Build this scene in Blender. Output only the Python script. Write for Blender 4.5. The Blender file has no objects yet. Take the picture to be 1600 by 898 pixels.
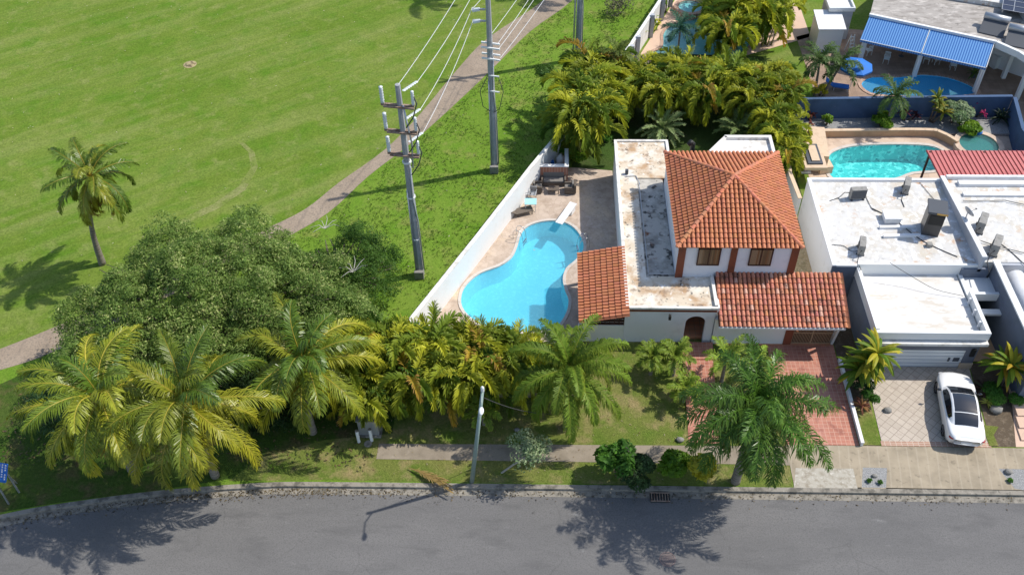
import bpy, bmesh, math, random
import numpy as np
from mathutils import Vector, Matrix, noise as mnoise
random.seed(7); rng = np.random.default_rng(7)
S = bpy.context.scene; COL = S.collection
rad = math.radians
# ---------------- camera ----------------
FPX, CAMH = 1500.0, 43.0
MR = ((0.99936055, 0.03068093, -0.0183624), (0.00898697, -0.71258885, -0.70152432), (-0.03460826, 0.70091070, -0.7124089))
cam_d = bpy.data.cameras.new('camera'); cam = bpy.data.objects.new('camera', cam_d); COL.objects.link(cam)
cam_d.sensor_width = 36; cam_d.lens = 36 * FPX / 1600; cam_d.clip_end = 3000; cam_d.clip_start = 0.5
r_, d_, f_ = [Vector(v) for v in MR]
m3 = Matrix((r_, -d_, -f_)).transposed(); cam.matrix_world = Matrix.Translation((0, 0, CAMH)) @ m3.to_4x4()
S.camera = cam
# ---------------- light ----------------
SUN_AZ, SUN_EL = rad(17.0), rad(51.5)          # azimuth from +x towards +y
w = bpy.data.worlds.new('World'); S.world = w; w.use_nodes = True
nt = w.node_tree; nt.nodes.clear()
sky = nt.nodes.new('ShaderNodeTexSky'); sky.sky_type = 'NISHITA'; sky.sun_disc = False
sky.sun_elevation = SUN_EL; sky.sun_rotation = rad(90) - SUN_AZ
bg = nt.nodes.new('ShaderNodeBackground'); bg.inputs['Strength'].default_value = 0.15
wo = nt.nodes.new('ShaderNodeOutputWorld'); nt.links.new(sky.outputs[0], bg.inputs[0]); nt.links.new(bg.outputs[0], wo.inputs[0])
sl = bpy.data.lights.new('sun', 'SUN'); sl.energy = 3.9; sl.angle = rad(0.6); sl.color = (1.0, 0.95, 0.86)
so = bpy.data.objects.new('sun', sl); COL.objects.link(so)
sd = Vector((math.cos(SUN_AZ) * math.cos(SUN_EL), math.sin(SUN_AZ) * math.cos(SUN_EL), math.sin(SUN_EL)))
so.rotation_euler = sd.to_track_quat('Z', 'Y').to_euler()
S.view_settings.view_transform = 'Standard'; S.view_settings.look = 'None'; S.view_settings.gamma = 1; S.view_settings.exposure = 0.30
S.render.engine = 'CYCLES'; S.cycles.transparent_max_bounces = 12; S.cycles.max_bounces = 7

# ---------------- helpers ----------------
def P(px, py, z=0.0):
    """survey point: photograph pixel + height -> place on the plot (metres)"""
    c = ((px - 800) / FPX, (py - 449) / FPX, 1.0)
    d = [sum(MR[i][k] * c[i] for i in range(3)) for k in range(3)]
    t = (z - CAMH) / d[2]
    return Vector((d[0] * t, d[1] * t, z))
def P2(px, py, z=0.0): p = P(px, py, z); return (p.x, p.y)
def tag(o, label=None, cat=None, group=None, kind=None):
    if label: o['label'] = label
    if cat: o['category'] = cat
    if group: o['group'] = group
    if kind: o['kind'] = kind
    return o
def thing(name, label, cat, loc=(0, 0, 0), rz=0, group=None):
    o = bpy.data.objects.new(name, None); COL.objects.link(o); o.empty_display_size = .2
    o.location = loc; o.rotation_euler = (0, 0, rz)
    return tag(o, label, cat, group)
def copy_tree(o, parent=None):
    c = o.copy(); COL.objects.link(c); c.parent = parent
    for ch in [x for x in o.children]: copy_tree(ch, c)
    return c
def place(proto, used, loc, rz=0, label=None, group=None, s=1.0):
    o = proto if not used else copy_tree(proto)
    o.location = loc; o.rotation_euler = (0, 0, rz); o.scale = (s, s, s) if not hasattr(s, '__len__') else s
    if label: o['label'] = label
    if group: o['group'] = group
    return o
class MB:
    def __init__(s): s.v = []; s.f = []; s.c = []; s.usec = False
    def add(s, vs, fs, col=None):
        n = len(s.v); s.v += [tuple(v) for v in vs]; s.f += [tuple(i + n for i in f) for f in fs]
        s.c += [col or (1, 1, 1)] * len(vs)
        if col: s.usec = True
        return s
    def box(s, x0, x1, y0, y1, z0, z1, col=None):
        vs = [(x0,y0,z0),(x1,y0,z0),(x1,y1,z0),(x0,y1,z0),(x0,y0,z1),(x1,y0,z1),(x1,y1,z1),(x0,y1,z1)]
        return s.add(vs, [(0,3,2,1),(4,5,6,7),(0,1,5,4),(1,2,6,5),(2,3,7,6),(3,0,4,7)], col)
    def beam(s, a, b, w, h=None, col=None, up=(0,0,1)):
        """box along a->b, width w, height h (centred)"""
        h = h or w; a, b = Vector(a), Vector(b); t = (b - a).normalized(); u = Vector(up)
        if abs(t.dot(u)) > .98: u = Vector((1, 0, 0))
        r = t.cross(u).normalized(); q = r.cross(t).normalized()
        vs = []
        for p in (a, b):
            for i, j in ((-1,-1),(1,-1),(1,1),(-1,1)): vs.append(p + r * (i * w / 2) + q * (j * h / 2))
        return s.add(vs, [(3,2,1,0),(4,5,6,7),(0,1,5,4),(1,2,6,5),(2,3,7,6),(3,0,4,7)], col)
    def tube(s, pts, rs, n=8, col=None, cap=True):
        pts = [Vector(p) for p in pts]
        if not hasattr(rs, '__len__'): rs = [rs] * len(pts)
        vs = []; ref = None
        for i, p in enumerate(pts):
            t = (pts[min(i+1, len(pts)-1)] - pts[max(i-1, 0)]).normalized()
            if ref is None: ref = Vector((1, 0, 0)) if abs(t.x) < .9 else Vector((0, 1, 0))
            u = (ref - t * ref.dot(t)).normalized(); ref = u; q = t.cross(u)
            for k in range(n):
                a = 2 * math.pi * k / n; vs.append(p + (u * math.cos(a) + q * math.sin(a)) * rs[i])
        fs = []
        for i in range(len(pts) - 1):
            for k in range(n): fs.append((i*n+k, i*n+(k+1)%n, (i+1)*n+(k+1)%n, (i+1)*n+k))
        if cap: fs += [tuple(range(n-1, -1, -1)), tuple(range((len(pts)-1)*n, len(pts)*n))]
        return s.add(vs, fs, col)
    def lathe(s, c, prof, n=16, col=None):
        """prof: list of (r, z)"""
        return s.tube([(c[0], c[1], c[2] + z) for r, z in prof], [max(r, .001) for r, z in prof], n, col) if False else s._lathe(c, prof, n, col)
    def _lathe(s, c, prof, n, col):
        vs = []; fs = []
        for r, z in prof:
            for k in range(n):
                a = 2*math.pi*k/n; vs.append((c[0]+r*math.cos(a), c[1]+r*math.sin(a), c[2]+z))
        for i in range(len(prof)-1):
            for k in range(n): fs.append((i*n+k, i*n+(k+1)%n, (i+1)*n+(k+1)%n, (i+1)*n+k))
        fs += [tuple(range(n-1,-1,-1)), tuple(range((len(prof)-1)*n, len(prof)*n))]
        return s.add(vs, fs, col)
    def ball(s, c, rx, ry=None, rz=None, n=10, m=6, col=None, jit=0, seed=0):
        ry = ry or rx; rz = rz or rx; R = random.Random(seed); vs = [(c[0], c[1], c[2]-rz)]
        for i in range(1, m):
            t = math.pi*i/m
            for k in range(n):
                a = 2*math.pi*k/n; j = 1 + jit*(R.random()-.5)
                vs.append((c[0]+rx*math.sin(t)*math.cos(a)*j, c[1]+ry*math.sin(t)*math.sin(a)*j, c[2]-rz*math.cos(t)*j))
        vs.append((c[0], c[1], c[2]+rz)); fs = []
        for k in range(n): fs.append((0, 1+(k+1)%n, 1+k))
        for i in range(m-2):
            for k in range(n): a = 1+i*n; fs.append((a+k, a+(k+1)%n, a+n+(k+1)%n, a+n+k))
        a = 1+(m-2)*n
        for k in range(n): fs.append((a+k, a+(k+1)%n, len(vs)-1))
        return s.add(vs, fs, col)
    def build(s, name, m, parent=None, smooth=False, local=False, bevel=0, label=None):
        root = parent
        while root is not None and root.parent is not None: root = root.parent
        off = Vector((0,0,0)) if (root is None or local) else Vector(root.location)
        me = bpy.data.meshes.new(name)
        me.from_pydata([(v[0]-off.x, v[1]-off.y, v[2]-off.z) for v in s.v], [], s.f)
        if s.usec:
            at = me.color_attributes.new('Col', 'FLOAT_COLOR', 'POINT')
            arr = np.ones((len(s.v), 4), np.float32); arr[:, :3] = np.array(s.c, np.float32); at.data.foreach_set('color', arr.ravel())
        if smooth: me.polygons.foreach_set('use_smooth', [True]*len(me.polygons))
        me.materials.append(m); me.update()
        o = bpy.data.objects.new(name, me); COL.objects.link(o); o.parent = parent
        if bevel:
            b = o.modifiers.new('bevel', 'BEVEL'); b.width = bevel; b.segments = 2; b.limit_method = 'ANGLE'
        if label: o['label'] = label
        return o
def smoothpoly(pts, sub=4):
    """closed Catmull-Rom"""
    n = len(pts); out = []
    for i in range(n):
        p0, p1, p2, p3 = [np.array(pts[(i+k) % n][:2], float) for k in (-1, 0, 1, 2)]
        for j in range(sub):
            t = j/sub; out.append(tuple(.5*((2*p1)+(-p0+p2)*t+(2*p0-5*p1+4*p2-p3)*t*t+(-p0+3*p1-3*p2+p3)*t**3)))
    return out
def smoothline(pts, sub=6):
    out = []; n = len(pts)
    for i in range(n-1):
        p0, p1, p2, p3 = [np.array(pts[min(max(i+k, 0), n-1)], float) for k in (-1, 0, 1, 2)]
        for j in range(sub):
            t = j/sub; out.append(tuple(.5*((2*p1)+(-p0+p2)*t+(2*p0-5*p1+4*p2-p3)*t*t+(-p0+3*p1-3*p2+p3)*t**3)))
    out.append(tuple(pts[-1])); return out
def offset_poly(pts, d):
    a = np.array(pts, float); n = len(a); area = sum(a[i][0]*a[(i+1)%n][1]-a[(i+1)%n][0]*a[i][1] for i in range(n)); sg = 1 if area > 0 else -1
    out = []
    for i in range(n):
        t = a[(i+1)%n]-a[i-1]; t = t/(np.linalg.norm(t)+1e-9); out.append(tuple(a[i]+np.array([t[1], -t[0]])*d*sg))
    return out
def fill(outer, holes=(), z=0.0, thick=0.0):
    """flat polygon with holes as an MB; thick>0 extrudes down"""
    bm = bmesh.new(); es = []
    for loop in [outer] + list(holes):
        vs = [bm.verts.new((p[0], p[1], 0)) for p in loop]
        es += [bm.edges.new((vs[i], vs[(i+1) % len(vs)])) for i in range(len(vs))]
    bmesh.ops.triangle_fill(bm, use_beauty=True, use_dissolve=False, edges=es)
    bm.faces.ensure_lookup_table()
    for f in bm.faces:
        if f.normal.z < 0: f.normal_flip()
    bm.verts.index_update(); mb = MB()
    V = [(v.co.x, v.co.y, z) for v in bm.verts]; F = [tuple(v.index for v in f.verts) for f in bm.faces]
    mb.add(V, F)
    if thick:
        mb.add([(v[0], v[1], z-thick) for v in V], [tuple(reversed(f)) for f in F])
        for loop in [outer] + list(holes):
            n = len(loop); mb.add([(p[0], p[1], z) for p in loop] + [(p[0], p[1], z-thick) for p in loop], [(i, (i+1) % n, n+(i+1) % n, n+i) for i in range(n)])
    bm.free(); return mb
def sheet(name, outer, m, z, holes=(), kind='structure', thick=0):
    o = fill(outer, holes, z, thick).build(name, m); 
    if kind: o['kind'] = kind
    return o
def wallpoly(mb2, frame):
    """turn an MB built in xy (x along wall, y up, z = -depth) into a standing wall: frame=(origin, direction)"""
    o, d = Vector(frame[0]), Vector(frame[1]).normalized(); n = Vector((-d.y, d.x, 0))   # n points away
    mb2.v = [tuple(o + d*v[0] + Vector((0, 0, 1))*v[1] - n*v[2]) for v in mb2.v]; return mb2

# ---------------- materials ----------------
def _n(nt, t, **k):
    n = nt.nodes.new(t)
    for a, b in k.items():
        if a in n.inputs: n.inputs[a].default_value = b
        else: setattr(n, a, b)
    return n
def base_mat(name):
    m = bpy.data.materials.new(name); m.use_nodes = True; nt = m.node_tree; nt.nodes.clear()
    out = nt.nodes.new('ShaderNodeOutputMaterial'); b = nt.nodes.new('ShaderNodeBsdfPrincipled'); nt.links.new(b.outputs[0], out.inputs[0])
    return m, nt, b, out
def coords(nt, rot=0, scale=(1,1,1)):
    tc = nt.nodes.new('ShaderNodeTexCoord'); mp = nt.nodes.new('ShaderNodeMapping'); nt.links.new(tc.outputs['Object'], mp.inputs[0])
    mp.inputs['Rotation'].default_value = (0, 0, rot); mp.inputs['Scale'].default_value = scale; return mp.outputs[0]
def noisef(nt, co, sc, lo, hi, det=6, w=0, rough=.6, dist=0):
    n = _n(nt, 'ShaderNodeTexNoise', Scale=sc, Detail=det, Roughness=rough, Distortion=dist); 
    ad = _n(nt, 'ShaderNodeVectorMath', operation='ADD'); ad.inputs[1].default_value = (w*3.1, w*7.7, w*1.3); nt.links.new(co, ad.inputs[0]); nt.links.new(ad.outputs[0], n.inputs['Vector'])
    mr = _n(nt, 'ShaderNodeMapRange'); mr.inputs[1].default_value = lo; mr.inputs[2].default_value = hi; nt.links.new(n.outputs[0], mr.inputs[0]); return mr.outputs[0]
def mixc(nt, f, a, b, mode='MIX'):
    m = _n(nt, 'ShaderNodeMix', data_type='RGBA', blend_type=mode)
    if isinstance(f, (int, float)): m.inputs[0].default_value = f
    else: nt.links.new(f, m.inputs[0])
    for i, x in ((6, a), (7, b)):
        if isinstance(x, tuple): m.inputs[i].default_value = (*x, 1)
        else: nt.links.new(x, m.inputs[i])
    return m.outputs[2]
def bump(nt, b, h, s, dist=.05):
    bn = _n(nt, 'ShaderNodeBump', Strength=s, Distance=dist); nt.links.new(h, bn.inputs['Height']); nt.links.new(bn.outputs[0], b.inputs['Normal']); return bn
def mat(name, c, layers=(), rough=.8, bmp=0, bsc=20, metal=0, coat=0, scale=(1,1,1), rot=0, useattr=False, spec=.3, bdist=.03):
    """layers: (colour, noise scale, lo, hi[, offset]) painted one over another"""
    m, nt, b, out = base_mat(name); co = coords(nt, rot, scale); col = c
    if useattr:
        at = _n(nt, 'ShaderNodeAttribute', attribute_name='Col'); col = at.outputs['Color']
    for i, L in enumerate(layers):
        f = noisef(nt, co, L[1], L[2], L[3], w=(L[4] if len(L) > 4 else i+1))
        col = mixc(nt, f, col, L[0])
    if isinstance(col, tuple): b.inputs['Base Color'].default_value = (*col, 1)
    else: nt.links.new(col, b.inputs['Base Color'])
    b.inputs['Roughness'].default_value = rough; b.inputs['Metallic'].default_value = metal; b.inputs['Specular IOR Level'].default_value = spec
    b.inputs['Coat Weight'].default_value = coat; b.inputs['Coat Roughness'].default_value = .05
    if bmp: bump(nt, b, noisef(nt, co, bsc, 0, 1, w=9), bmp, bdist)
    return m
def leafmat(name, trans=.35, rough=.45, spec=.4):
    m = bpy.data.materials.new(name); m.use_nodes = True; nt = m.node_tree; nt.nodes.clear()
    out = nt.nodes.new('ShaderNodeOutputMaterial'); b = nt.nodes.new('ShaderNodeBsdfPrincipled')
    at = _n(nt, 'ShaderNodeAttribute', attribute_name='Col'); oi = nt.nodes.new('ShaderNodeObjectInfo')
    hs = _n(nt, 'ShaderNodeHueSaturation'); mr = _n(nt, 'ShaderNodeMapRange'); mr.inputs[3].default_value = .85; mr.inputs[4].default_value = 1.15
    nt.links.new(oi.outputs['Random'], mr.inputs[0]); nt.links.new(mr.outputs[0], hs.inputs['Value']); nt.links.new(at.outputs['Color'], hs.inputs['Color'])
    nt.links.new(hs.outputs[0], b.inputs['Base Color']); b.inputs['Roughness'].default_value = rough; b.inputs['Specular IOR Level'].default_value = spec
    t = nt.nodes.new('ShaderNodeBsdfTranslucent'); nt.links.new(hs.outputs[0], t.inputs['Color'])
    mx = nt.nodes.new('ShaderNodeMixShader'); mx.inputs[0].default_value = trans
    nt.links.new(b.outputs[0], mx.inputs[1]); nt.links.new(t.outputs[0], mx.inputs[2]); nt.links.new(mx.outputs[0], out.inputs[0]); return m
def gridmat(name, c, c2, grout, size, rot=0, gw=.012, layers=(), rough=.7, bmp=.3, offset=0.0, sy=None):
    m, nt, b, out = base_mat(name); co = coords(nt, rot)
    br = _n(nt, 'ShaderNodeTexBrick', offset=offset, squash=1.0); br.inputs['Scale'].default_value = 1.0
    br.inputs['Brick Width'].default_value = size; br.inputs['Row Height'].default_value = sy or size; br.inputs['Mortar Size'].default_value = gw; br.inputs['Mortar Smooth'].default_value = .2
    br.inputs['Color1'].default_value = (*c, 1); br.inputs['Color2'].default_value = (*c2, 1); br.inputs['Mortar'].default_value = (*grout, 1)
    nt.links.new(co, br.inputs['Vector']); col = br.outputs['Color']
    for i, L in enumerate(layers): col = mixc(nt, noisef(nt, co, L[1], L[2], L[3], w=i+1), col, L[0])
    nt.links.new(col, b.inputs['Base Color']); b.inputs['Roughness'].default_value = rough; b.inputs['Specular IOR Level'].default_value = .3
    inv = _n(nt, 'ShaderNodeMath', operation='SUBTRACT'); inv.inputs[0].default_value = 1; nt.links.new(br.outputs['Fac'], inv.inputs[1]); bump(nt, b, inv.outputs[0], bmp, .01)
    return m
# grasses
def grassmat(name, a, bcol, dry, lush, streak=.0, dryamt=(.55, .75), fine=9, bmp=.6):
    m, nt, b, out = base_mat(name); co = coords(nt)
    col = mixc(nt, noisef(nt, co, .13, .38, .62, w=1), a, bcol)
    col = mixc(nt, noisef(nt, co, .45, .45, .7, w=2, dist=.6), col, lush)
    vr = _n(nt, 'ShaderNodeVectorRotate'); vr.inputs['Angle'].default_value = rad(-34); nt.links.new(co, vr.inputs['Vector']); mq = nt.nodes.new('ShaderNodeMapping'); mq.inputs['Scale'].default_value = (.09, 1.0, 1); nt.links.new(vr.outputs[0], mq.inputs[0]); s2 = noisef(nt, mq.outputs[0], .8, .44, .68, w=3, det=6)
    if streak:
        mm = _n(nt, 'ShaderNodeMath', operation='MULTIPLY'); mm.inputs[1].default_value = streak; nt.links.new(s2, mm.inputs[0]); col = mixc(nt, mm.outputs[0], col, dry)
    col = mixc(nt, noisef(nt, co, .8, dryamt[0], dryamt[1], w=5, det=8), col, dry)
    fn = noisef(nt, co, fine, .3, .7, w=6, det=8, rough=.75)
    dk = mixc(nt, fn, (.55, .6, .5), (1.35, 1.32, 1.3)); col = mixc(nt, 1.0, col, dk, 'MULTIPLY')
    nt.links.new(col, b.inputs['Base Color']); b.inputs['Roughness'].default_value = .9; b.inputs['Specular IOR Level'].default_value = .1
    bump(nt, b, noisef(nt, co, fine*1.6, 0, 1, w=8, det=8, rough=.8), bmp, .12); return m
M = {}
M['fairway'] = grassmat('fairway_grass', (.118, .184, .022), (.150, .208, .034), (.25, .26, .095), (.092, .182, .015), streak=.42, dryamt=(.55, .86), fine=7, bmp=.4)
M['verge'] = grassmat('verge_grass', (.135, .225, .026), (.165, .245, .036), (.25, .24, .08), (.110, .215, .018), dryamt=(.54, .78), fine=9, bmp=.35)
M['lawn'] = grassmat('lawn_grass', (.150, .195, .040), (.200, .205, .060), (.31, .25, .12), (.11, .18, .025), dryamt=(.50, .68), fine=9, bmp=.8)
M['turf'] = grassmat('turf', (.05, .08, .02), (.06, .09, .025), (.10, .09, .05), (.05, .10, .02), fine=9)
M['shade'] = grassmat('shade_painted_undergrowth', (.055, .10, .016), (.075, .115, .022), (.13, .10, .05), (.04, .09, .012), dryamt=(.5, .7), fine=6, bmp=.8)  # dark undergrowth grass, with the shade beneath the palms painted into its colour
M['worn'] = grassmat('worn_turf', (.18, .215, .06), (.16, .205, .045), (.30, .28, .14), (.12, .19, .025), dryamt=(.42, .75), fine=7, bmp=.4)
def asphaltmat():
    m, nt, b, out = base_mat('asphalt'); co = coords(nt, 0, (.45, 1.4, 1)); c0 = coords(nt)
    col = mixc(nt, noisef(nt, co, .25, .4, .65, w=1), (.135, .131, .129), (.168, .162, .158)); col = mixc(nt, noisef(nt, co, .9, .55, .75, w=2), col, (.108, .105, .104)); col = mixc(nt, noisef(nt, co, 2.2, .66, .8, w=3), col, (.24, .235, .23)); col = mixc(nt, noisef(nt, c0, 14, .45, .75, w=4), col, (.10, .098, .096)); col = mixc(nt, noisef(nt, c0, 34, .60, .72, w=14), col, (.27, .265, .26))
    def vor(sc, lo, hi, dst, feat='F1', rnd=True):
        ds = _n(nt, 'ShaderNodeTexNoise', Scale=dst, Detail=4); nt.links.new(c0, ds.inputs['Vector']); ad = _n(nt, 'ShaderNodeMix', data_type='RGBA', blend_type='LINEAR_LIGHT'); ad.inputs[0].default_value = .25; nt.links.new(c0, ad.inputs[6]); nt.links.new(ds.outputs['Color'], ad.inputs[7])
        v = _n(nt, 'ShaderNodeTexVoronoi', feature=feat, Scale=sc); nt.links.new(ad.outputs[2], v.inputs['Vector']); r = _n(nt, 'ShaderNodeMapRange'); r.inputs[1].default_value = lo; r.inputs[2].default_value = hi; r.inputs[3].default_value = 1; r.inputs[4].default_value = 0; nt.links.new(v.outputs['Distance'], r.inputs[0]); return r.outputs[0]
    def mul(a, b_, k=1):
        q = _n(nt, 'ShaderNodeMath', operation='MULTIPLY'); nt.links.new(a, q.inputs[0]); nt.links.new(b_, q.inputs[1]); q2 = _n(nt, 'ShaderNodeMath', operation='MULTIPLY'); q2.inputs[1].default_value = k; nt.links.new(q.outputs[0], q2.inputs[0]); return q2.outputs[0]
    col = mixc(nt, mul(vor(.22, .002, .010, 1.2, 'DISTANCE_TO_EDGE'), noisef(nt, c0, .3, .5, .56, w=21), .22), col, (.05, .048, .047))
    col = mixc(nt, mul(vor(1.1, .05, .13, 6), noisef(nt, c0, .5, .56, .62, w=25), .7), col, (.045, .042, .04))
    nt.links.new(col, b.inputs['Base Color']); b.inputs['Roughness'].default_value = .85; b.inputs['Specular IOR Level'].default_value = .3; bump(nt, b, noisef(nt, c0, 45, 0, 1), .5, .01); return m
M['asphalt'] = asphaltmat()
M['path'] = mat('cart_path_concrete', (.29, .225, .165), [((.36,.285,.215), .5, .4, .7), ((.15,.125,.10), 1.5, .55, .75), ((.20,.165,.13), 9, .45, .7)], rough=.9, bmp=.3)
M['sidewalk'] = mat('sidewalk_concrete', (.28, .235, .18), [((.21,.175,.13), 1.2, .45, .65), ((.36,.31,.25), 3, .6, .8), ((.13,.11,.08), 5, .62, .8), ((.24,.2,.155), 30, .5, .7)], rough=.9, bmp=.3)
M['kerb'] = mat('kerb_concrete', (.27, .245, .205), [((.13,.12,.10), 2.5, .45, .62), ((.42,.39,.33), 4, .6, .75), ((.06,.055,.045), 7, .6, .75)], rough=.9, bmp=.5)
def apron():
    m, nt, b, out = base_mat('apron_concrete'); co = coords(nt); col = mixc(nt, noisef(nt, co, .9, .4, .65), (.36,.30,.215), (.27,.225,.16))
    col = mixc(nt, noisef(nt, co, 3.5, .58, .75, w=3), col, (.17,.14,.10))
    c2 = coords(nt, rad(8)); wv = _n(nt, 'ShaderNodeTexWave', Scale=.62, Distortion=.9); nt.links.new(c2, wv.inputs['Vector']); wv.inputs['Detail'].default_value = 1
    r = _n(nt, 'ShaderNodeMapRange'); r.inputs[1].default_value = .90; r.inputs[2].default_value = 1.0; r.inputs[4].default_value = .28; nt.links.new(wv.outputs['Fac'], r.inputs[0]); col = mixc(nt, r.outputs[0], col, (.46,.40,.31))
    nt.links.new(col, b.inputs['Base Color']); b.inputs['Roughness'].default_value = .9; bump(nt, b, noisef(nt, co, 30, 0, 1), .3, .01); return m
M['apron'] = apron()
M['redtile'] = gridmat('red_terrazzo_tile', (.45, .185, .125), (.37, .145, .10), (.52, .33, .25), .25, gw=.012, layers=[((.50,.25,.19), .7, .5, .75), ((.26,.09,.065), 1.6, .55, .72)], rough=.5)
M['redtile_porch'] = gridmat('porch_tile', (.62, .26, .15), (.55, .22, .12), (.42, .22, .14), .33, gw=.02, rough=.5)
M['diamond'] = gridmat('diamond_paver', (.48, .415, .345), (.43, .37, .305), (.27, .225, .185), .40, rot=rad(45), gw=.016, layers=[((.34,.28,.23), 2.5, .56, .75)], rough=.8)
M['gravel'] = mat('gravel', (.27, .27, .27), [((.5,.5,.48), 22, .55, .62), ((.10,.10,.10), 25, .55, .62, 5)], rough=.9, bmp=1, bsc=25)
M['soil'] = mat('soil', (.10, .075, .05), [((.17,.13,.09), 3, .5, .7), ((.30,.27,.22), 14, .62, .7)], rough=.95, bmp=.8, bsc=14)
M['drysoil'] = mat('dry_ground', (.42, .33, .20), [((.24,.20,.10), 2.5, .48, .65), ((.55,.47,.35), 9, .55, .7), ((.13,.14,.05), 3.5, .60, .7, 8)], rough=.95, bmp=.8, bsc=9)
def stone(name, a, bc, crack, sc, cw=.04, layers=()):
    m, nt, b, out = base_mat(name); co = coords(nt)
    v = _n(nt, 'ShaderNodeTexVoronoi', Scale=sc); nt.links.new(co, v.inputs['Vector']); v2 = _n(nt, 'ShaderNodeTexVoronoi', feature='DISTANCE_TO_EDGE', Scale=sc); nt.links.new(co, v2.inputs['Vector'])
    sp = nt.nodes.new('ShaderNodeSeparateColor'); nt.links.new(v.outputs['Color'], sp.inputs[0]); col = mixc(nt, sp.outputs[0], a, bc)
    for i, L in enumerate(layers): col = mixc(nt, noisef(nt, co, L[1], L[2], L[3], w=i+1), col, L[0])
    r = _n(nt, 'ShaderNodeMapRange'); r.inputs[1].default_value = 0; r.inputs[2].default_value = cw; r.inputs[3].default_value = .6; r.inputs[4].default_value = 0; nt.links.new(v2.outputs['Distance'], r.inputs[0]); col = mixc(nt, r.outputs[0], col, crack)
    nt.links.new(col, b.inputs['Base Color']); b.inputs['Roughness'].default_value = .85; bump(nt, b, noisef(nt, co, 18, 0, 1), .3, .02); return m
M['patio'] = stone('stamped_patio', (.52, .42, .34), (.44, .345, .27), (.36, .27, .21), 2.6, .05, [((.33,.25,.19), 1.4, .5, .72), ((.60,.47,.33), .5, .55, .75), ((.30,.22,.17), 5, .58, .75)])
M['deck_pink'] = stone('pink_deck', (.62, .44, .33), (.58, .41, .31), (.50, .36, .28), 1.2, .02)
M['deck_tan'] = stone('tan_deck', (.60, .47, .36), (.50, .38, .29), (.40, .30, .22), 1.6, .04, [((.36,.25,.18), 1.2, .5, .75)])
M['terrace'] = gridmat('terrace_tile', (.34, .235, .17), (.27, .185, .135), (.22, .16, .12), .4, gw=.012, layers=[((.40,.29,.22), .8, .5, .7)])
M['coping_brick'] = gridmat('brick_coping', (.42, .24, .17), (.34, .19, .13), (.5, .4, .32), .3, gw=.02, sy=.12)
M['coping'] = mat('pale_coping', (.55, .50, .45), [((.42,.37,.32), 4, .5, .7)])
# masonry
M['white'] = mat('white_paint', (.76, .76, .75), [((.66,.65,.62), 1.2, .55, .8), ((.50,.48,.44), 3, .68, .85)], rough=.7, bmp=.1)
M['white_clean'] = mat('clean_white', (.74, .74, .74), [((.60,.59,.57), 1.5, .55, .8)], rough=.6)
M['white_lilac'] = mat('pale_wall_paint', (.74, .74, .78), [((.62,.62,.66), 1.5, .55, .8)], rough=.7)
M['brownpaint'] = mat('brown_paint', (.21, .062, .032), [((.15,.05,.03), 2, .5, .7)], rough=.6)
M['dkbrown'] = mat('dark_brown_wood', (.07, .03, .02), rough=.6)
M['roof_old'] = mat('stained_roof_coating', (.62, .53, .41), [((.70,.66,.58), .7, .45, .6), ((.44,.29,.17), .7, .50, .64), ((.28,.20,.14), 1.6, .56, .68), ((.09,.08,.07), 3.2, .61, .68, 12), ((.78,.77,.74), 2, .60, .70, 15)], rough=.85, bmp=.2)
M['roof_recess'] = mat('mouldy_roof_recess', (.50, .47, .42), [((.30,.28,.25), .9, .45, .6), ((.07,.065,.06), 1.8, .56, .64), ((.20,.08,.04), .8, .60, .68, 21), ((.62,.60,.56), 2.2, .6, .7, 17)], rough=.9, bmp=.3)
M['roof_white'] = mat('white_roof_coating', (.58, .57, .55), [((.54,.49,.41), .8, .46, .64), ((.42,.41,.39), 2.6, .56, .74), ((.50,.29,.15), .8, .58, .68, 13), ((.78,.78,.78), 3, .52, .62, 4), ((.25,.24,.22), 5, .66, .75, 31)], rough=.8, bmp=.12)
M['roof_band'] = mat('banded_roof_coating', (.70, .68, .65), [((.56,.51,.44), .9, .44, .64), ((.78,.78,.76), 3, .5, .7), ((.42,.38,.33), 6, .60, .76)], rough=.8, scale=(.6, 1.8, 1))
M['parapet'] = mat('weathered_parapet', (.74, .72, .68), [((.50,.47,.42), 1.6, .5, .68), ((.20,.19,.17), 4, .66, .76)], rough=.85)
M['greywall'] = mat('blue_grey_wall_paint', (.135, .16, .21), [((.10,.12,.16), 1.2, .5, .75)], rough=.7)
M['greymid'] = mat('mid_grey_paint', (.42, .44, .48), [((.33,.35,.38), 1.5, .5, .75)], rough=.7)
M['darkgrey'] = mat('charcoal_paint', (.075, .082, .095), rough=.6)
M['darkgrey2'] = mat('slate_paint', (.14,.15,.18), rough=.7)
M['bluewall'] = mat('navy_wall_paint', (.055, .10, .19), [((.04,.075,.14), .8, .5, .7), ((.10,.14,.22), 3, .6, .8)], rough=.75)
M['tanwall'] = mat('tan_plaster', (.50, .33, .20), [((.40,.26,.155), 2, .5, .7)], rough=.85)
M['sand'] = mat('sandstone', (.62, .47, .33), [((.52,.38,.26), 3, .5, .7)], rough=.8)
M['brick'] = gridmat('brick_veneer', (.45, .20, .13), (.38, .16, .10), (.55, .40, .32), .2, gw=.015, sy=.07, offset=.5)
M['blocks'] = gridmat('white_painted_blocks', (.80, .80, .79), (.74, .74, .73), (.52, .51, .49), .4, gw=.018, sy=.2, offset=.5)
M['oldroof'] = mat('weathered_grey_roof', (.36, .33, .30), [((.26,.235,.21), .8, .46, .62), ((.50,.46,.42), 1.4, .52, .66), ((.12,.11,.10), 2, .60, .7)], rough=.9, bmp=.3, scale=(1, 2.2, 1))
M['tile'] = mat('terracotta_tile', (1,1,1), [((.10,.055,.04), 5, .63, .74)], rough=.75, useattr=True, bmp=.2)
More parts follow.
